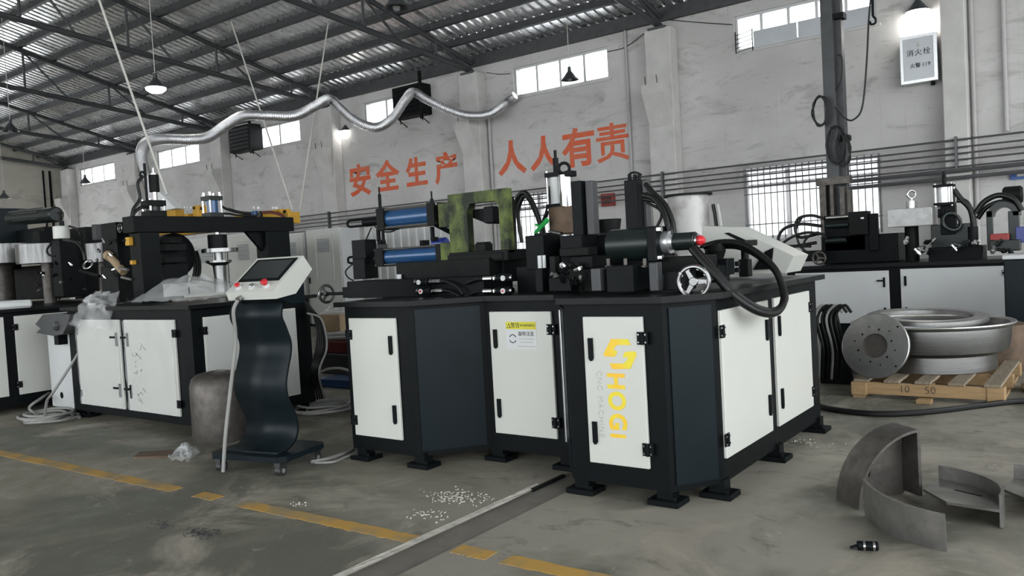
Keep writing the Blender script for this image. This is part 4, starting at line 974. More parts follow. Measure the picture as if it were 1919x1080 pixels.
b = HB(); b.tube([p+Vector((0, -.03, -.012)), p+Vector((-.02, -.05, -.08)), (-.01, -.2, .8), (-.06, -.22, .5), (-.09, -.25, .25), (-.11, -.27, .03)], .011, 10, 8); b.obj('cable', 'cable', hmi)
for x, y in ((-.23, -.16), (.23, -.16), (.23, .16), (-.23, .16)):
    b = HB(); b.box(x-.022, x+.022, y-.03, y+.03, .06, .085); b.cyl((x-.016, y, .05), (x+.016, y, .05), .03, seg=10); cs = b.obj('caster_fork', 'caster', hmi)
    b = HB(); b.cyl((x-.02, y, .03), (x+.02, y, .03), .03, seg=20); b.obj('caster_wheel', 'caster', cs)
    b = HB(); b.cyl((x-.023, y, .03), (x+.023, y, .03), .014, seg=12); b.obj('wheel_hub', 'alu', cs)

# ================================================================== FAR MACHINE in front of the wide barred window
um = thing('angle_bending_machine', 'dark machine with two wide white doors before the barred window', 'machine', (-1.7, 10.4, 0))
FY = 9.8
b = B(); b.box(-3.15, -.55, FY, 11.2, .1, .86); b.obj('cabinet_body', 'black', um, smooth=False)
b = B(); b.box(-3.2, -.5, FY-.05, 11.25, .86, .9); b.obj('table_top', 'tabletop', um, smooth=False)
F3 = ('front', FY)
door(um, F3, -3.05, -2.01, .22, .82, -1, 'open_left', 'whitemetal', hz=(.13,))
door(um, F3, -1.89, -.885, .22, .83, 1, 'lozenge', 'whitemetal', hz=(.12,))
for x in (-3.0, -1.9, -.7): foot(um, x, FY+.1, .16, .14, h=.1)
def blu(name, mat, x0, y0, x1, y1, Y, dep, par=None, bev=.006): b = B(); pbox(b, x0, y0, x1, y1, Y, dep, bev); return b.obj(name, mat, par or um, smooth=False)
UY = 10.2
blu('tool_slide', 'black', 1545, 402, 1636, 470, UY+.1, .4); blu('tool_head', 'dark', 1590, 396, 1633, 440, UY, .3); blu('slide_block', 'black', 1628, 400, 1648, 470, UY+.05, .3); blu('slide_bed', 'black', 1540, 440, 1700, 492, UY+.1, .5)
blu('jaw_insert', 'alu', 1612, 407, 1620, 411, UY-.02, .04)
for (x0, x1, y, r) in ((1548, 1590, 409, .02), (1548, 1590, 424, .03), (1548, 1586, 452, .035)):
    p, q = PY(x0, y, UY), PY(x1, y, UY); b = B(); b.cyl((p.x, UY, p.z), (q.x, UY, p.z), r, seg=12); b.obj('slide_rod', 'steel' if r < .03 else 'darkgreen', um)
blu('ring_block', 'paleblockpaint', 1662, 390, 1758, 424, UY-.1, .45)
b = B(); p = PY(1708, 424, UY+.15); b.cyl((p.x, UY+.15, .9), (p.x, UY+.15, p.z), .075, seg=20); b.obj('ring_shaft', 'dark', um)
b = B(); p = PY(1709, 390, UY+.1); b.cyl((p.x, UY+.1, p.z-.02), (p.x, UY+.1, p.z+.08), .06, seg=18); nb_ = b.obj('lock_nut', 'steel', um)
eyebolt(nb_, (p.x, UY+.1, p.z+.1), .045, .014, 'steel')
# vertical cylinder, flange ring and hoses
p = PY(1770, 360, UY); zq2 = lambda py: PY(1770, py, UY).z
vq = cylinder_unit(um, 'vertical_cylinder', (p.x, UY, zq2(385)), (p.x, UY, zq2(346)), .075, 'alu', .03, .1, bmat='black')
b = B(); b.cyl((p.x, UY, zq2(346)), (p.x, UY, zq2(328)), .022, seg=10); b.cyl((p.x, UY, zq2(328)), (p.x, UY, zq2(321)), .012, seg=8); b.obj('piston_rod', 'dark', vq)
blu('cylinder_stand', 'black', 1762, 384, 1794, 440, UY-.02, .2); blu('stand_base', 'darkgreen', 1745, 420, 1830, 478, UY, .4)
for k in range(3): b = B(); q = PY(1759+k*4, 392, UY-.05); b.cyl((q.x, q.y, q.z-.1), q, .012, seg=8); b.obj('tie_bolt', 'black', um)
b = B(); b.torus(PY(1783, 416, UY-.1), .10, .02, (.6, -.75, .3), 32, 10); b.obj('clamp_ring', 'darkgreen', um)
blu('arched_frame_leg', 'darkgreen', 1849, 395, 1862, 470, UY, .25); blu('arched_frame_leg', 'darkgreen', 1890, 395, 1912, 470, UY, .25)
b = B(); q = PY(1880, 402, UY+.05); r_o = abs(PY(1912, 402, UY).x-PY(1849, 402, UY).x)/2
arc = [(math.cos(t)*r_o, math.sin(t)*r_o) for t in (math.pi*k/14 for k in range(15))]
b.prism([(q.x+a, q.z+c-.02) for a, c in arc+[(a*.62, c*.62) for a, c in arc[::-1]]], UY, UY+.25, fn); b.obj('arched_frame', 'darkgreen', um, smooth=False)
b = B(); q = PY(1897, 366, UY+.3); b.cyl((q.x-.09, UY+.3, q.z), (q.x+.1, UY+.3, q.z), .1, seg=22, bev=.02); b.obj('motor', 'dark', um)
hose(um, [(1787, 355, UY), (1800, 372, UY), (1818, 392, UY), (1824, 420, UY), (1824, 440, UY)], .03); hose(um, [(1793, 376, UY), (1810, 378, UY), (1822, 400, UY), (1828, 440, UY)], .025)
hose(um, [(1828, 400, UY), (1845, 378, UY), (1872, 366, UY), (1900, 374, UY), (1915, 395, UY)], .03); hose(um, [(1832, 410, UY+.1), (1850, 388, UY+.1), (1880, 378, UY+.1), (1908, 392, UY+.1)], .025)
b = B(); b.cyl(PY(1825, 470, UY-.05), PY(1823, 425, UY-.05), .05, seg=12); b.obj('hose_manifold', 'dark', um)
for (pts, r) in (([(1545, 410, UY), (1520, 404, UY), (1496, 410, UY), (1490, 430, UY), (1500, 445, UY), (1535, 438, UY)], .018), ([(1540, 424, UY), (1500, 420, UY), (1468, 430, UY), (1459, 452, UY), (1480, 462, UY), (1530, 455, UY)], .02), ([(1548, 440, UY-.1), (1510, 436, UY-.1), (1478, 448, UY-.1), (1470, 460, UY-.1), (1520, 462, UY-.1)], .016), ([(1505, 404, UY), (1492, 430, UY), (1500, 462, UY), (1522, 478, UY)], .014), ([(1550, 446, UY-.1), (1530, 436, UY-.1), (1508, 452, UY-.1), (1505, 480, UY-.1)], .014)): hose(um, pts, r)
handwheel(um, PY(1535, 484, UY-.35), .085, (0, -1, 0), 'roughsteel')
blu('hose_bracket', 'dark', 1500, 470, 1545, 490, UY-.15, .15); blu('red_guard', 'redbox', 1482, 474, 1505, 480, UY-.2, .1)
rng = random.Random(21)
for k in range(16):
    q = PY(rng.uniform(1690, 1915), rng.uniform(455, 482), FY+.1); d = Vector((rng.uniform(-1, 1), -.3, rng.uniform(0, 1))).normalized(); b = B(); b.cyl(q, q+d*.09, .018, seg=6); b.cyl(q+d*.02, q+d*.045, .028, seg=6); b.obj('union', ['steel', 'dark', 'darkgreen', 'alu'][k % 4], um)
blu('terminal_strip', 'redbox', 1855, 438, 1892, 450, FY+.2, .1); blu('valve_bank', 'darkgreen', 1855, 450, 1915, 470, FY+.15, .2); blu('pump_body', 'black', 1740, 462, 1850, 494, FY+.25, .4); blu('blue_valve', 'bluepump', 1903, 425, 1925, 455, FY+.3, .1)

# mast with coiled cables standing behind that machine
ms = thing('mast', 'tall dark steel mast of two posts with coiled cables, reaching to the roof', 'mast', (-3.0, 11.55, 0))
MY = 11.55; top = RZ(MY)-.03
for px0, px1, y_ in ((1540, 1562, MY), (1566, 1578, MY+.12)):
    xa, xb = PY(px0+4, 200, y_).x, PY(px1+4, 200, y_).x
    b = B(); b.box(xa, xb, y_, y_+.14, 0, top, .004); b.obj('post', 'trusssteel', ms, smooth=False)
for z in (.6, 2.55, 4.2): b = B(); b.box(-3.1, -2.82, MY+.02, MY+.2, z, z+.07); b.obj('cross_tie', 'dark', ms, smooth=False)
for px0, px1, y0 in ((1536, 1548, 335), (1556, 1562, 345), (1574, 1583, 350), (1588, 1594, 356)):
    xa, xb = PY(px0, 380, MY-.15).x, PY(px1, 380, MY-.15).x; zt_ = PY(px0, y0, MY-.15).z
    b = B(); b.box(xa, xb, MY-.15, MY-.02, 0, zt_); b.obj('base_channel', 'roughsteel', ms, smooth=False)
b = B(); b.box(-3.22, -2.78, MY-.16, MY-.0, 1.95, 2.05); b.obj('base_cap', 'roughsteel', ms, smooth=False)
for (px, py, rx_, rz_, nm) in ((1537, 208, .10, .2, 6), (1567, 272, .12, .26, 5), (1580, 280, .09, .22, 4)):
    for k in range(nm):
        c_ = PY(px, py, MY-.06-.015*k); s1 = 1+.06*random.uniform(-1, 1)
        b = B(); b.tube([c_+Vector((math.cos(t)*rx_*s1+.02*random.uniform(-1, 1), 0, math.sin(t)*rz_*s1)) for t in (2*math.pi*i/10 for i in range(10))], .009, 6, 4, closed=True); b.obj('cable_coil', 'hose', ms)
hose(ms, [(1566, 200, MY-.02), (1585, 222, MY-.02), (1600, 224, MY-.02), (1616, 200, MY-.02), (1624, 120, MY-.02), (1628, 40, MY-.02), (1634, -30, MY-.02)], .012)
hose(ms, [(1566, 170, MY), (1576, 150, MY), (1578, 110, MY), (1570, 102, MY)], .01)
hk = thing('chain_hoist_hook', 'dark chain hook hanging at the top beside the mast', 'hook', PY(1636, 40, 11.4))
hp = PY(1636, 30, 11.4); b = B(); b.cyl((hp.x, 11.4, hp.z), (hp.x, 11.4, RZ(11.4)+.16), .018, seg=8); b.obj('chain', 'dark', hk)
b = B(); b.tube([hp, hp+Vector((.03, 0, -.05)), hp+Vector((.02, 0, -.1)), hp+Vector((-.03, 0, -.1)), hp+Vector((-.04, 0, -.06))], .014, 8, 5); b.obj('hook', 'dark', hk)

# ================================================================== BACKGROUND CABINETS, HOIST, TANK
def cupboard(x0, x1, Y, z1, lab, dep=.5):
    o = thing('electrical_cabinet', lab, 'cabinet', ((x0+x1)/2, Y+dep/2, 0), group='white electrical cabinets along the hall')
    b = B(); b.box(x0, x1, Y, Y+dep, .06, z1, .006); b.obj('housing', 'whitemetal', o, smooth=False)
    b = B(); b.box(x0+.02, x1-.02, Y+.02, Y+dep-.02, 0, .06); b.obj('plinth', 'dark', o, smooth=False)
    w_ = x1-x0
    b = B(); b.box(x0+.03, x1-.03, Y-.022, Y-.0, .1, z1-.03, .005); d = b.obj('door', 'white', o, smooth=False)
    a, c = x0+w_*.28, x1-w_*.22
    b = B()
    for q in ((a, c, z1-.12, z1-.14), (a, c, z1*.5, z1*.5-.02), (a, a+.015, z1*.5, z1-.12), (c-.015, c, z1*.5, z1-.12), (a, c, z1*.12, z1*.12+.02)): b.box(min(q[0], q[1]), max(q[0], q[1]), Y-.034, Y-.022, min(q[2:]), max(q[2:]))
    b.obj('door_moulding', 'whitemetal', d, smooth=False)
    for k in range(8): z = z1-.47+k*.036; b = B(); b.box(a+.08, c-.1, Y-.034, Y-.024, z, z+.024, rx=.4); b.obj('vent_slat', 'signpanel', d, smooth=False)
    b = B(); b.box(x0+.06, x0+.085, Y-.045, Y-.022, z1*.45, z1*.45+.13); b.obj('handle', 'dark', d, smooth=False)
xs = lambda px, Y: PY(px, 470, Y).x
cupboard(xs(575, 10.8), xs(641, 10.8), 10.8, 2.0, 'white electrical cabinet with a vent standing beside the console screen')
cupboard(xs(528, 10.9), xs(572, 10.9), 10.9, 1.98, 'narrow white electrical cabinet half hidden by the console screen')
cupboard(xs(348, 8.7), xs(424, 8.7), 8.7, 1.9, 'white electrical cabinet seen through the portal behind the hanging ram')
cupboard(xs(427, 8.6), xs(489, 8.6), 8.6, 1.9, 'white electrical cabinet seen through the portal beside its far post')
yg = thing('yellow_hoist', 'yellow painted hoist beam standing behind the portal frame', 'hoist', PY(480, 600, 6.4))
GYY = 6.4
def bly(name, mat, x0, y0, x1, y1, dep=.15, Y=GYY): b = B(); pbox(b, x0, y0, x1, y1, Y, dep, .006); return b.obj(name, mat, yg, smooth=False)
zb_ = PY(400, 412, GYY).z
x0, x1 = PY(188, 410, GYY).x, PY(541, 410, GYY).x
b = B(); b.box(x0, x1, GYY, GYY+.18, zb_-.16, zb_-.02, .006); b.obj('beam', 'yellow', yg, smooth=False)
for px in (222, 515): xx = PY(px, 450, GYY).x; b = B(); b.box(xx-.08, xx+.08, GYY+.02, GYY+.16, 0, zb_-.16); b.obj('leg', 'yellow', yg, smooth=False)
for q in ((310, 392, 346, 412), (361, 384, 389, 412), (345, 400, 363, 412), (440, 396, 541, 414), (520, 391, 541, 410)): bly('beam_plate', 'yellow', *q)
for px, py in ((364, 390), (377, 391), (533, 397)):
    p = PY(px, py, GYY); b = B(); b.cyl((p.x, GYY-.004, p.z), (p.x, GYY+.01, p.z), .022, seg=14); b.obj('bolt_hole', 'black', yg)
bly('valve_block', 'darkgreen', 484, 395, 492, 407, .05, GYY-.1); bly('valve_coil', 'blue', 470, 395, 484, 406, .05, GYY-.1)
bolts(yg, [PY(px, 391+.2*k, GYY-.02) for k, px in enumerate((340, 346, 352, 358, 476, 484, 512, 518))], .02, (0, 0, 1), 'whitemetal', L=.03)
hose(yg, [(492, 398, GYY-.1), (510, 398, GYY-.1), (528, 404, GYY-.1), (536, 412, GYY-.1)], .018, 'darkred'); hose(yg, [(428, 392, GYY-.1), (450, 398, GYY-.1), (470, 400, GYY-.1)], .018)
b = B(); a = [PY(292, 358, 6.3), PY(301, 356, 6.3), PY(336, 391, 6.3), PY(318, 393, 6.3), PY(288, 384, 6.3)]
b.prism([(p.x, p.z) for p in a], 6.25, 6.36, fn); centred(tag(b.obj('white_cover', 'foam', smooth=False), 'white cloth cover tapering down behind the portal cylinder onto the yellow beam', 'cover'), (a[2].x, 6.3, a[2].z))
# galvanised tank behind the bending machine
TY = 7.5
cx_ = (PY(1248, 400, TY).x+PY(1334, 400, TY).x)/2; rr = (PY(1334, 400, TY).x-PY(1248, 400, TY).x)/2*.82; tz = PY(1290, 364, TY).z
tk = thing('galvanised_tank', 'tall galvanised round tank with dark rim behind the black hoses', 'tank', (cx_, TY, 0))
b = B(); b.lathe([(0, 0), (rr*.95, 0), (rr, .6), (rr, tz-.02), (rr*.9, tz-.02), (rr*.9, tz-.25), (0, tz-.25)], (cx_, TY, 0), 44); b.obj('shell', 'galvanised', tk)
b = B(); b.lathe([(rr*.88, tz-.02), (rr*1.2, tz-.02), (rr*1.2, tz+.0), (rr*.88, tz+.0)], (cx_, TY, 0), 44, closed=True); b.obj('rim_flange', 'dark', tk)
b = B(); p = PY(1195, 385, TY); b.prism([(cx_-rr*.9, tz-.06), (cx_-rr*.9, .9), (cx_-rr*2.1, .9), (cx_-rr*2.1, 1.05)], TY-.05, TY-.03, fn); b.obj('brace_sheet', 'platesteel', tk, smooth=False)
for px in (1336, 1344): p = PY(px, 383, TY); b = B(); b.tube([(p.x, TY, p.z), (p.x+.02, TY, p.z-.15), (p.x+.03, TY, p.z-.4), (p.x, TY, .9)], .018, 8, 5); b.obj('feed_hose', 'hose' if px < 1340 else 'pvc', tk)
# white tilted control box at the back of the bending machine's table
WB = 4.92
cb = thing('control_box', 'white steel control box with a sloping lid at the back of the bending machine table', 'control box', PY(1400, 505, WB))
pts = [PY(*q, WB) for q in ((1316, 424), (1372, 426), (1487, 480), (1472, 512), (1312, 512))]
zmin = TZ
b = B(); b.prism([(p.x, max(p.z, zmin)) for p in pts], WB, WB+.3, fn); b.obj('housing', 'white', cb, smooth=False)
b = B(); sl0 = [PY(*q, WB) for q in ((1357, 437), (1366, 436), (1398, 450), (1386, 452))]; b.prism([(p.x, p.z) for p in sl0], WB-.004, WB+.002, fn); b.obj('slot', 'black', cb, smooth=False)

# ================================================================== PALLET with rim, ring plate and disc
PX0, PX1, PY0, PY1, PT = -1.6, -.6, 6.36, 7.6, .14
pl = thing('pallet', 'wooden pallet carrying the polished wheel rim', 'pallet', (-1.1, 6.95, 0))
for k in range(5):
    x = PX0+.02+k*(PX1-PX0-.14)/4; b = B(); b.box(x, x+.105, PY0-.01, PY1, PT-.02, PT, .003, rz=random.uniform(-.02, .02)); b.obj('top_plank', 'woodtop', pl, smooth=False)
for y in (PY0, (PY0+PY1)/2-.02, PY1-.04):
    b = B(); b.box(PX0+.05, PX1-.05, y, y+.03, .03, PT-.02, .003); b.obj('stringer', 'wood', pl, smooth=False)
    for x in (PX0, (PX0+PX1)/2-.05, PX1-.11): b = B(); b.box(x, x+.11, y+.031 if x > PX0 and x < PX1-.2 else y-.008, y+.09, .02, PT-.02, .004); b.obj('block', 'wood', pl, smooth=False)
for x in (PX0+.01, (PX0+PX1)/2-.04, PX1-.1): b = B(); b.box(x, x+.08, PY0, PY1, 0, .02); b.obj('bottom_runner', 'wood', pl, smooth=False)
for tx, dx in (('10', -1.23), ('50', -1.06)): text(tx, .075, .0008, lambda a, c, d: (dx+a, PY0-.002-d, .078+c+a*.06), 'pen_mark', 'ink', pl, off=-.0015)
RC = Vector((-1.17, 7.13, PT))
wr = thing('wheel_rim', 'large polished steel wheel rim lying on the pallet', 'wheel rim', RC)
k_ = [(.44, .0), (.455, .005), (.455, .125), (.50, .135), (.535, .16), (.555, .26), (.555, .335), (.585, .345), (.59, .36), (.58, .368), (.55, .36), (.535, .34), (.53, .26), (.51, .175), (.44, .15), (.435, .02)]
b = B(); b.lathe(k_, RC, 72, closed=True); b.obj('rim_shell', 'lathed', wr)
b = B(); b.torus(RC+Vector((0, 0, .362)), .583, .011, seg=72, ms=8); b.obj('rim_bead', 'steel', wr)
b = B(); a_ = Vector((.03, -.04, 1)).normalized(); o_ = RC+Vector((-.03, .0, .37)); b.lathe([(.33, .01), (.44, .01), (.44, .045), (.43, .05), (.34, .05), (.33, .04)], o_, 64, a_, closed=True)
centred(tag(b.obj('ring_plate', 'steel'), 'flat steel ring resting on top of the wheel rim', 'steel ring'), o_)
dc = Vector((-1.43, 6.44, .382)); da = Vector((-.12, -.97, .25)).normalized()
dk = thing('flange_disc', 'round steel flange disc with bolt holes leaning on the wheel rim', 'flange disc', (-1.41, 6.4, PT))
b = B(); b.lathe([(.092, 0), (.24, 0), (.245, .005), (.245, .026), (.24, .03), (.092, .03)], dc, 60, da, closed=True); dd = b.obj('disc', 'steel', dk)
x_ = da.cross(Vector((0, 0, 1))).normalized(); y_ = x_.cross(da)
b = B(); b.cyl(dc-da*.002, dc+da*.003, .093, seg=40); b.obj('centre_recess', 'roughsteel', dd)
for k in range(12): t = 2*math.pi*k/12+.2; q = dc+(x_*math.cos(t)+y_*math.sin(t))*(.125 if k % 2 else .15)+da*.0295; b = B(); b.cyl(q, q+da*.0015, .008 if k % 2 else .006, seg=10); b.obj('bolt_hole', 'black', dd)
for t in (.75, -.75): q = dc+(x_*math.cos(t)*-1+y_*math.sin(t))*.215+da*.0295; b = B(); b.cyl(q, q+da*.0015, .008, seg=8); b.obj('bolt_hole', 'black', dd)
p = PZ(1732, 757); b = B(); b.box(p.x-.05, p.x+.05, p.y-.03, p.y+.04, 0, .03, .004); centred(tag(b.obj('wood_offcut', 'wood', smooth=False), 'small wood offcut on the floor before the pallet', 'wood offcut'), (p.x, p.y, 0))

# drum, cabinet and hose heap near the pallet
b = B(); p = Vector((-.80, 8.1, 0)); b.lathe([(0, 0), (.25, 0), (.26, .05), (.26, .3), (.22, .39), (.16, .41), (0, .41)], p, 40); centred(tag(b.obj('rusty_drum', 'rust'), 'low rusty drum behind the wheel rim', 'drum'), p)
sc_ = thing('side_cabinet', 'dark blue-grey cabinet with a pale top beside the far machine', 'cabinet', (-.45, 8.9, 0))
b = B(); b.box(-.79, -.15, 8.6, 9.2, 0, .93, .01); b.obj('housing', 'blueblack', sc_, smooth=False)
b = B(); b.box(-.8, -.14, 8.58, 9.22, .93, .97, .008); b.obj('top', 'whitemetal', sc_, smooth=False)
b = B(); p = PZ(1905, 745); b.torus(p+Vector((.19, .3, .03)), .16, .03, (0, 0, 1)); b.torus(p+Vector((.19, .3, .08)), .13, .02, (.1, 0, 1)); o = b.obj('steel_coil', 'steel'); centred(tag(o, 'small bright steel coil on the floor at the pallet corner', 'steel coil'), p+Vector((.19, .3, 0)))
hh = thing('cable_heap', 'heap of grey cables and hoses on the floor behind the bending machine', 'cables', PZ(1560, 695))
rng = random.Random(17); hc = PZ(1562, 690)
for k in range(9):
    r1, z = rng.uniform(.16, .3), .015+.018*k
    b = B(); b.tube([hc+Vector((math.cos(t)*r1*1.1+rng.uniform(-.03, .03), math.sin(t)*r1+rng.uniform(-.04, .04), z+rng.uniform(0, .012))) for t in (2*math.pi*i/9 for i in range(9))], .013, 6, 4, closed=True); b.obj('cable_loop', ['hose', 'dark', 'cable'][k % 3], hh)
b = B(); b.prism([(-1.98, 0), (-1.72, 0), (-1.84, .62), (-1.94, .66)], 6.9, 6.96, fn); b.obj('stand_plate', 'dark', hh, smooth=False)
for k in range(6): x = -1.98+.035*k; hose(hh, [Vector((x, 6.85, .05)), Vector((x+.03, 6.8, .3)), Vector((x-.02, 6.84, .55)), Vector((x+.05, 6.86, .66)), Vector((x+.1, 6.88, .6))], .012, ['cable', 'hose', 'dark'][k % 3], 'hanging_cable')

# ================================================================== CURVED STEEL SEGMENTS on the floor
def shoe(name, lab, T, R=.34, ang=(0, 90), w_=.17, web=True, mat='platesteel', inner=.45, th=.012, wz=.5):
    """curved flange with a web plate: axis along local z, flange from z = 0 to w_"""
    o = thing(name, lab, 'steel segment', T.to_translation(), group='curved steel segments on the floor')
    a0, a1 = (math.radians(a) for a in ang); n = 22
    b = B(T); ts = [a0+(a1-a0)*k/n for k in range(n+1)]
    b.prism([(math.cos(t)*R, math.sin(t)*R) for t in ts]+[(math.cos(t)*(R-th), math.sin(t)*(R-th)) for t in ts[::-1]], 0, w_); b.obj('flange', mat, o, smooth=.4)
    if web:
        p = [(math.cos(t)*(R-th), math.sin(t)*(R-th)) for t in ts]
        e, s_ = p[-1], p[0]
        inn = [(e[0]*inner, e[1]*inner), (s_[0]*inner, s_[1]*inner)]
        b = B(T); b.prism(p+inn, w_*wz-.006, w_*wz+.006); b.obj('web', mat, o, smooth=False)
        m = (a0+a1)/2; c_ = Vector((math.cos(m), math.sin(m), 0))*(R*.72); d_ = Vector((-math.sin(m+.5), math.cos(m+.5), 0))
        b = B(T); b.prism([tuple((c_+d_*u+d_.cross(Vector((0, 0, 1)))*v)[:2]) for u, v in ((-.06, -.006), (.06, -.006), (.06, .006), (-.06, .006))], w_*wz+.006, w_*wz+.0075); b.obj('slot', 'black', o, smooth=False)
    return o
def frame(o, x, y, z): m = Matrix((x, y, z)).transposed().to_4x4(); m.translation = Vector(o); return m
# standing quarter: axis horizontal
az_ = Vector((.74, -.67, 0)).normalized(); h_ = Vector((0, 0, 1)).cross(az_)   # h points right and back
T1 = frame((-.82, 4.05, .0), Vector((0, 0, 1)), -h_ if h_.x > 0 else h_, az_)
sg = shoe('steel_segment', 'upright quarter-round steel segment with a web, standing on its end', T1, R=.33, ang=(3, 92), w_=.17, inner=.05, mat='roughsteel', wz=.2)  # darker brownish steel, its colour also holding the shade inside the quarter
b = B(T1); b.box(.02, .315, -.004, .012, .04, .15); b.obj('end_rib', 'roughsteel', sg, smooth=False)
# curved plate standing on its long edge, bulging toward the viewer
shoe('steel_segment', 'curved steel plate standing on edge in front of the other segments', frame((-.45, 3.79, .008), Vector((1, 0, 0)), Vector((0, .995, .1)), Vector((0, -.1, .995))), R=.46, ang=(203, 261), w_=.185, web=False)
I3 = Vector((1, 0, 0)), Vector((0, 1, 0)), Vector((0, 0, 1))
shoe('steel_segment', 'curved steel segment lying flat with its slotted web facing up', frame((-.713, 3.733, .004), *I3), R=.345, ang=(-6, 80), w_=.135, inner=.42)
shoe('steel_segment', 'curved steel segment at the edge beside the one lying flat', frame((-.41, 3.86, .004), *I3), R=.36, ang=(0, 84), w_=.135, inner=.42)
p = PZ(1625, 1032); ft = thing('pipe_fitting', 'small black pipe fitting with steel bands lying on the floor', 'pipe fitting', p)
d = Vector((.9, .35, 0)).normalized(); c_ = p+Vector((0, 0, .018))
b = B(); b.cyl(c_-d*.035, c_+d*.04, .018, seg=14, bev=.003); b.obj('body', 'black', ft)
for t in (.02, -.015): b = B(); b.cyl(c_+d*t, c_+d*(t+.008), .0195, seg=16); b.obj('band', 'chrome', ft)
b = B(); b.cyl(c_-d*.035, c_-d*.06+Vector((0, 0, -.01)), .006, seg=6); b.obj('tail', 'dark', ft)

# ================================================================== FLOOR THINGS
b = B(); b.tube([PZ(x, y, .02) for x, y in ((1470, 735), (1528, 758), (1570, 769), (1650, 776), (1740, 772), (1840, 760), (1900, 753), (1960, 750))], .02, 10, 8); centred(tag(b.obj('floor_hose', 'hose'), 'thick black hose lying across the floor before the pallet', 'hose'), PZ(1650, 776))
fl = thing('floor_line', 'worn yellow line painted along the floor', 'floor marking', (-4, 2.4, 0))
yl = lambda x: 2.355+.03*(x+6.5)-.0006*(x+6.5)**2
for a, c, mt_ in ((-7.6, -4.9, 0), (-4.9, -4.25, 0), (-4.04, -3.86, 0), (-3.66, -2.95, 0), (-2.95, -2.445, 0), (-2.215, -2.03, 0), (-1.96, -.9, 0)):
    n = 24; rng = random.Random(int(a*100)); L_ = c-a
    top_ = [(a+L_*k/n+rng.uniform(-.01, .01), yl(a+L_*k/n)+.045+rng.uniform(-.006, .006)) for k in range(n+1)]; bot = [(a+L_*k/n, yl(a+L_*k/n)-.045+rng.uniform(-.006, .006)) for k in range(n+1)]
    b = B(); b.prism(bot+top_[::-1], .0005, .0025); b.obj('line_piece', 'markyellow', fl, smooth=False)
def coil(name, lab, c_, R, n, r, mat, seed, tail=None, cat='cable'):
    o = thing(name, lab, cat, c_); pts = []
    for k in range(n*10):
        t = 2*math.pi*k/10; q = R*(1+.22*math.sin(k/10*1.7+seed)); pts.append(c_+Vector((math.cos(t)*q*1.1+.05*math.sin(k*.11), math.sin(t)*q+.04*math.cos(k*.13), r+.011*(k/10)+.01*math.sin(k*.9)**2)))
    b = B(); b.tube(pts, r, 7, 3); b.obj('coil', mat, o)
    if tail: b = B(); b.tube([pts[-1]]+tail, r, 7, 6); b.obj('lead', mat, o)
    return o
cc_ = PZ(88, 790)
lc_ = coil('coiled_cable', 'grey cable coiled on the floor below the wrapped doors', cc_, .17, 5, .012, 'cable', 1, [PZ(88, 752, .16), PZ(100, 735, .25), PXx(148, 660, -7.3), PXx(176, 600, -7.05), PXx(188, 572, -6.95)])
hose(lc_, [cc_+Vector((-.15, 0, .03)), PZ(55, 765, .1), PZ(75, 748, .16), PXx(92, 737, -8.2)], .012, 'cable', 'lead')
hose(lc_, [cc_+Vector((.15, .0, .02)), PZ(120, 783, .012), PZ(150, 783, .012)], .012, 'cable', 'lead')
c2_ = PZ(608, 770)
coil('coiled_cable', 'white cable coiled on the floor between the console and the bending machine', c2_, .22, 4, .011, 'cable', 4, [c2_+Vector((.2, .1, .06)), c2_+Vector((.1, .25, .28)), c2_+Vector((-.1, .15, .33)), c2_+Vector((-.25, .0, .2)), c2_+Vector((-.2, -.1, .03))])
b = B(); b.tube([PZ(583, 866, .01), PZ(615, 860, .01), PZ(645, 850, .01), PZ(665, 838, .01)], .012, 8, 6); b.tube([PZ(590, 868, .012), PZ(625, 866, .012), PZ(650, 856, .012), PZ(670, 850, .012)], .008, 8, 6); centred(tag(b.obj('floor_cable', 'cable'), 'pale cables running from the console under the bending machine', 'cable'), PZ(615, 860))
# steel drum with a domed top beside the console
p = Vector((-5.235, 3.36, 0)); b = B(); b.lathe([(0, 0), (.195, 0), (.2, .02), (.2, .40), (.185, .45), (.15, .482), (.08, .495), (.06, .495), (.055, .45), (0, .45)], p, 44); centred(tag(b.obj('steel_drum', 'roughsteel'), 'dull steel drum with a domed top standing behind the console', 'drum'), p)
# flattened cardboard with film, and shavings
q = [PZ(x, y) for x, y in ((250, 860), (262, 850), (345, 845), (318, 858))]
b = B(); b.prism([(v.x, v.y) for v in q], 0, .012); centred(tag(b.obj('cardboard_sheet', 'rust', smooth=False), 'dark flattened cardboard sheet on the floor near the console', 'cardboard'), q[0])
a, c_, d_, e_ = (PZ(x, y, .014) for x, y in ((318, 860), (352, 866), (374, 846), (340, 842)))
f = film('plastic_scrap', '', [a, c_, d_, e_, (0, 0, .05)], .05, 11, 12, 10); centred(tag(f, 'crumpled plastic scrap lying on the cardboard sheet', 'plastic scrap'), a)
def swarf(px, py, spread, n, seed, lab):
    rng = random.Random(seed); c_ = PZ(px, py); b = B()
    for k in range(n):
        x, y = rng.gauss(0, spread), rng.gauss(0, spread*.6); s_ = rng.uniform(.0025, .006)
        b.box(c_.x+x-s_, c_.x+x+s_, c_.y+y-s_*.4, c_.y+y+s_*.4, 0, rng.uniform(.002, .005), rz=rng.uniform(0, 3))
    o = b.obj('metal_shavings', 'mortar' if seed % 2 else 'greyblock', smooth=False); centred(tag(o, lab, 'shavings', kind='stuff'), c_)
swarf(855, 932, .09, 150, 1, 'pale shavings scattered before the recessed door'); swarf(378, 1000, .05, 110, 2, 'dark shavings scattered on the green floor below the line')
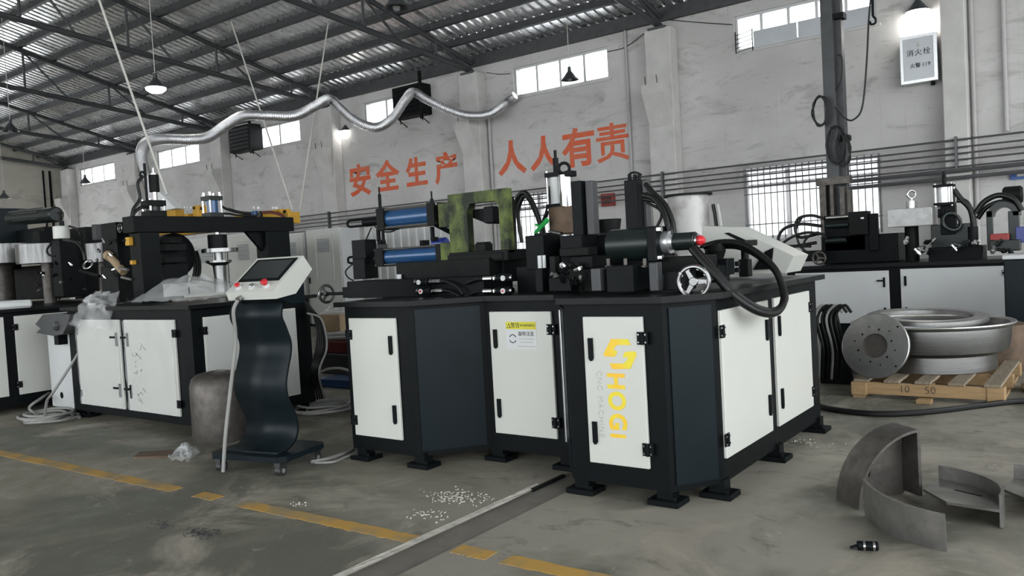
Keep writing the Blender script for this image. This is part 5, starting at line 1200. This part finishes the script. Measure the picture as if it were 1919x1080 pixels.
swarf(800, 965, .06, 40, 3, 'pale crumbs scattered near the trench'); swarf(300, 985, .04, 30, 4, 'dark crumbs scattered beside the dark shavings'); swarf(560, 945, .03, 18, 5, 'few pale crumbs below the console'); swarf(1500, 830, .12, 30, 7, 'pale crumbs scattered beside the machine foot')

# ================================================================== CLUTTER in the gap between console and bending machine
GX = lambda px, Y: PY(px, 650, Y).x
def clutter(name, lab, cat, mat, x0, y0, x1, y1, Y, dep, z0=None):
    b = B(); X0, X1 = GX(x0, Y), GX(x1, Y); zt = PY((x0+x1)/2, y0, Y).z; zb = z0 if z0 is not None else PY((x0+x1)/2, y1, Y).z
    b.box(X0, X1, Y, Y+dep, zb, zt, .01); return centred(tag(b.obj(name, mat, smooth=False), lab, cat), ((X0+X1)/2, Y+dep/2, zb)), X0, X1, zt
_, a, c_, z_ = clutter('steel_crate', 'low dark steel crate on the floor behind the cable coil', 'crate', 'greyblock', 598, 664, 660, 700, 6.0, .5, 0)
_, a, c_, z_ = clutter('red_crate', 'dark red crate stacked on the steel crate', 'crate', 'darkred', 604, 640, 660, 664, 6.05, .4, z_)
o = thing('pipe_pile', 'pile of pale steel pipes lying on the red crate', 'pipes', ((a+c_)/2, 6.2, z_))
rng = random.Random(8)
for k in range(5): b = B(); y = 6.08+.07*k; zz_ = z_+.025+.035*(k % 2); b.cyl((a-.1+rng.uniform(-.05, .1), y, zz_), (c_+.1, y+rng.uniform(-.05, .05), zz_+.02), .024, seg=12); b.obj('pipe', 'paleblockpaint', o)
clutter('cardboard_box', 'small cardboard box behind the pipe pile', 'box', 'card', 596, 590, 640, 622, 7.6, .35, 0)
p = PY(616, 590, 7.75); X0, X1 = GX(596, 7.6), GX(640, 7.6); f = film('plastic_scrap', '', [(X0, 7.6, p.z), (X1, 7.6, p.z), (X1, 7.95, p.z), (X0, 7.95, p.z), (0, 0, .12)], .06, 14, 12, 10); centred(tag(f, 'crumpled plastic lying on the cardboard box', 'plastic scrap'), (X0, 7.6, p.z))
clutter('blue_plate', 'blue steel plate leaning low behind the white cable', 'plate', 'blue', 583, 712, 655, 722, 5.3, .3, 0)
hb_ = thing('hose_bundle', 'bundle of black hoses hanging beside the console pedestal', 'hoses', (-5.43, 4.75, 0))
for k in range(6): hose(hb_, [PXx(570+k, 562+5*k, -5.45+.015*k), PXx(584+3*k, 580+3*k, -5.42+.02*k), PXx(594+3*k, 618, -5.40+.02*k), PXx(592+4*k, 655, -5.40+.02*k), PXx(583+3*k, 700, -5.41+.02*k), PZ(586+5*k, 755, .01)], .0085, ['hose', 'dark', 'cable'][k % 3 if k > 3 else 0], 'hose')
# thin wires along the wall
for i, pts in enumerate([[(1138, 97), (1172, 88), (1208, 62)], [(912, 136), (935, 139), (956, 138)], [(1245, 36), (1310, 42), (1372, 46)]]):
    P = [PY(x, y, WY-.03) for x, y in pts]; b = B(); b.tube(P, .006, 6, 6); centred(tag(b.obj('wall_wire', 'dark'), ('thin wire running from the slogan window to the column', 'thin wire running from the column to the slogan window', 'thin wire running from the column to the half-boarded window')[i], 'wire', 'loose wires on the back wall'), P[0])
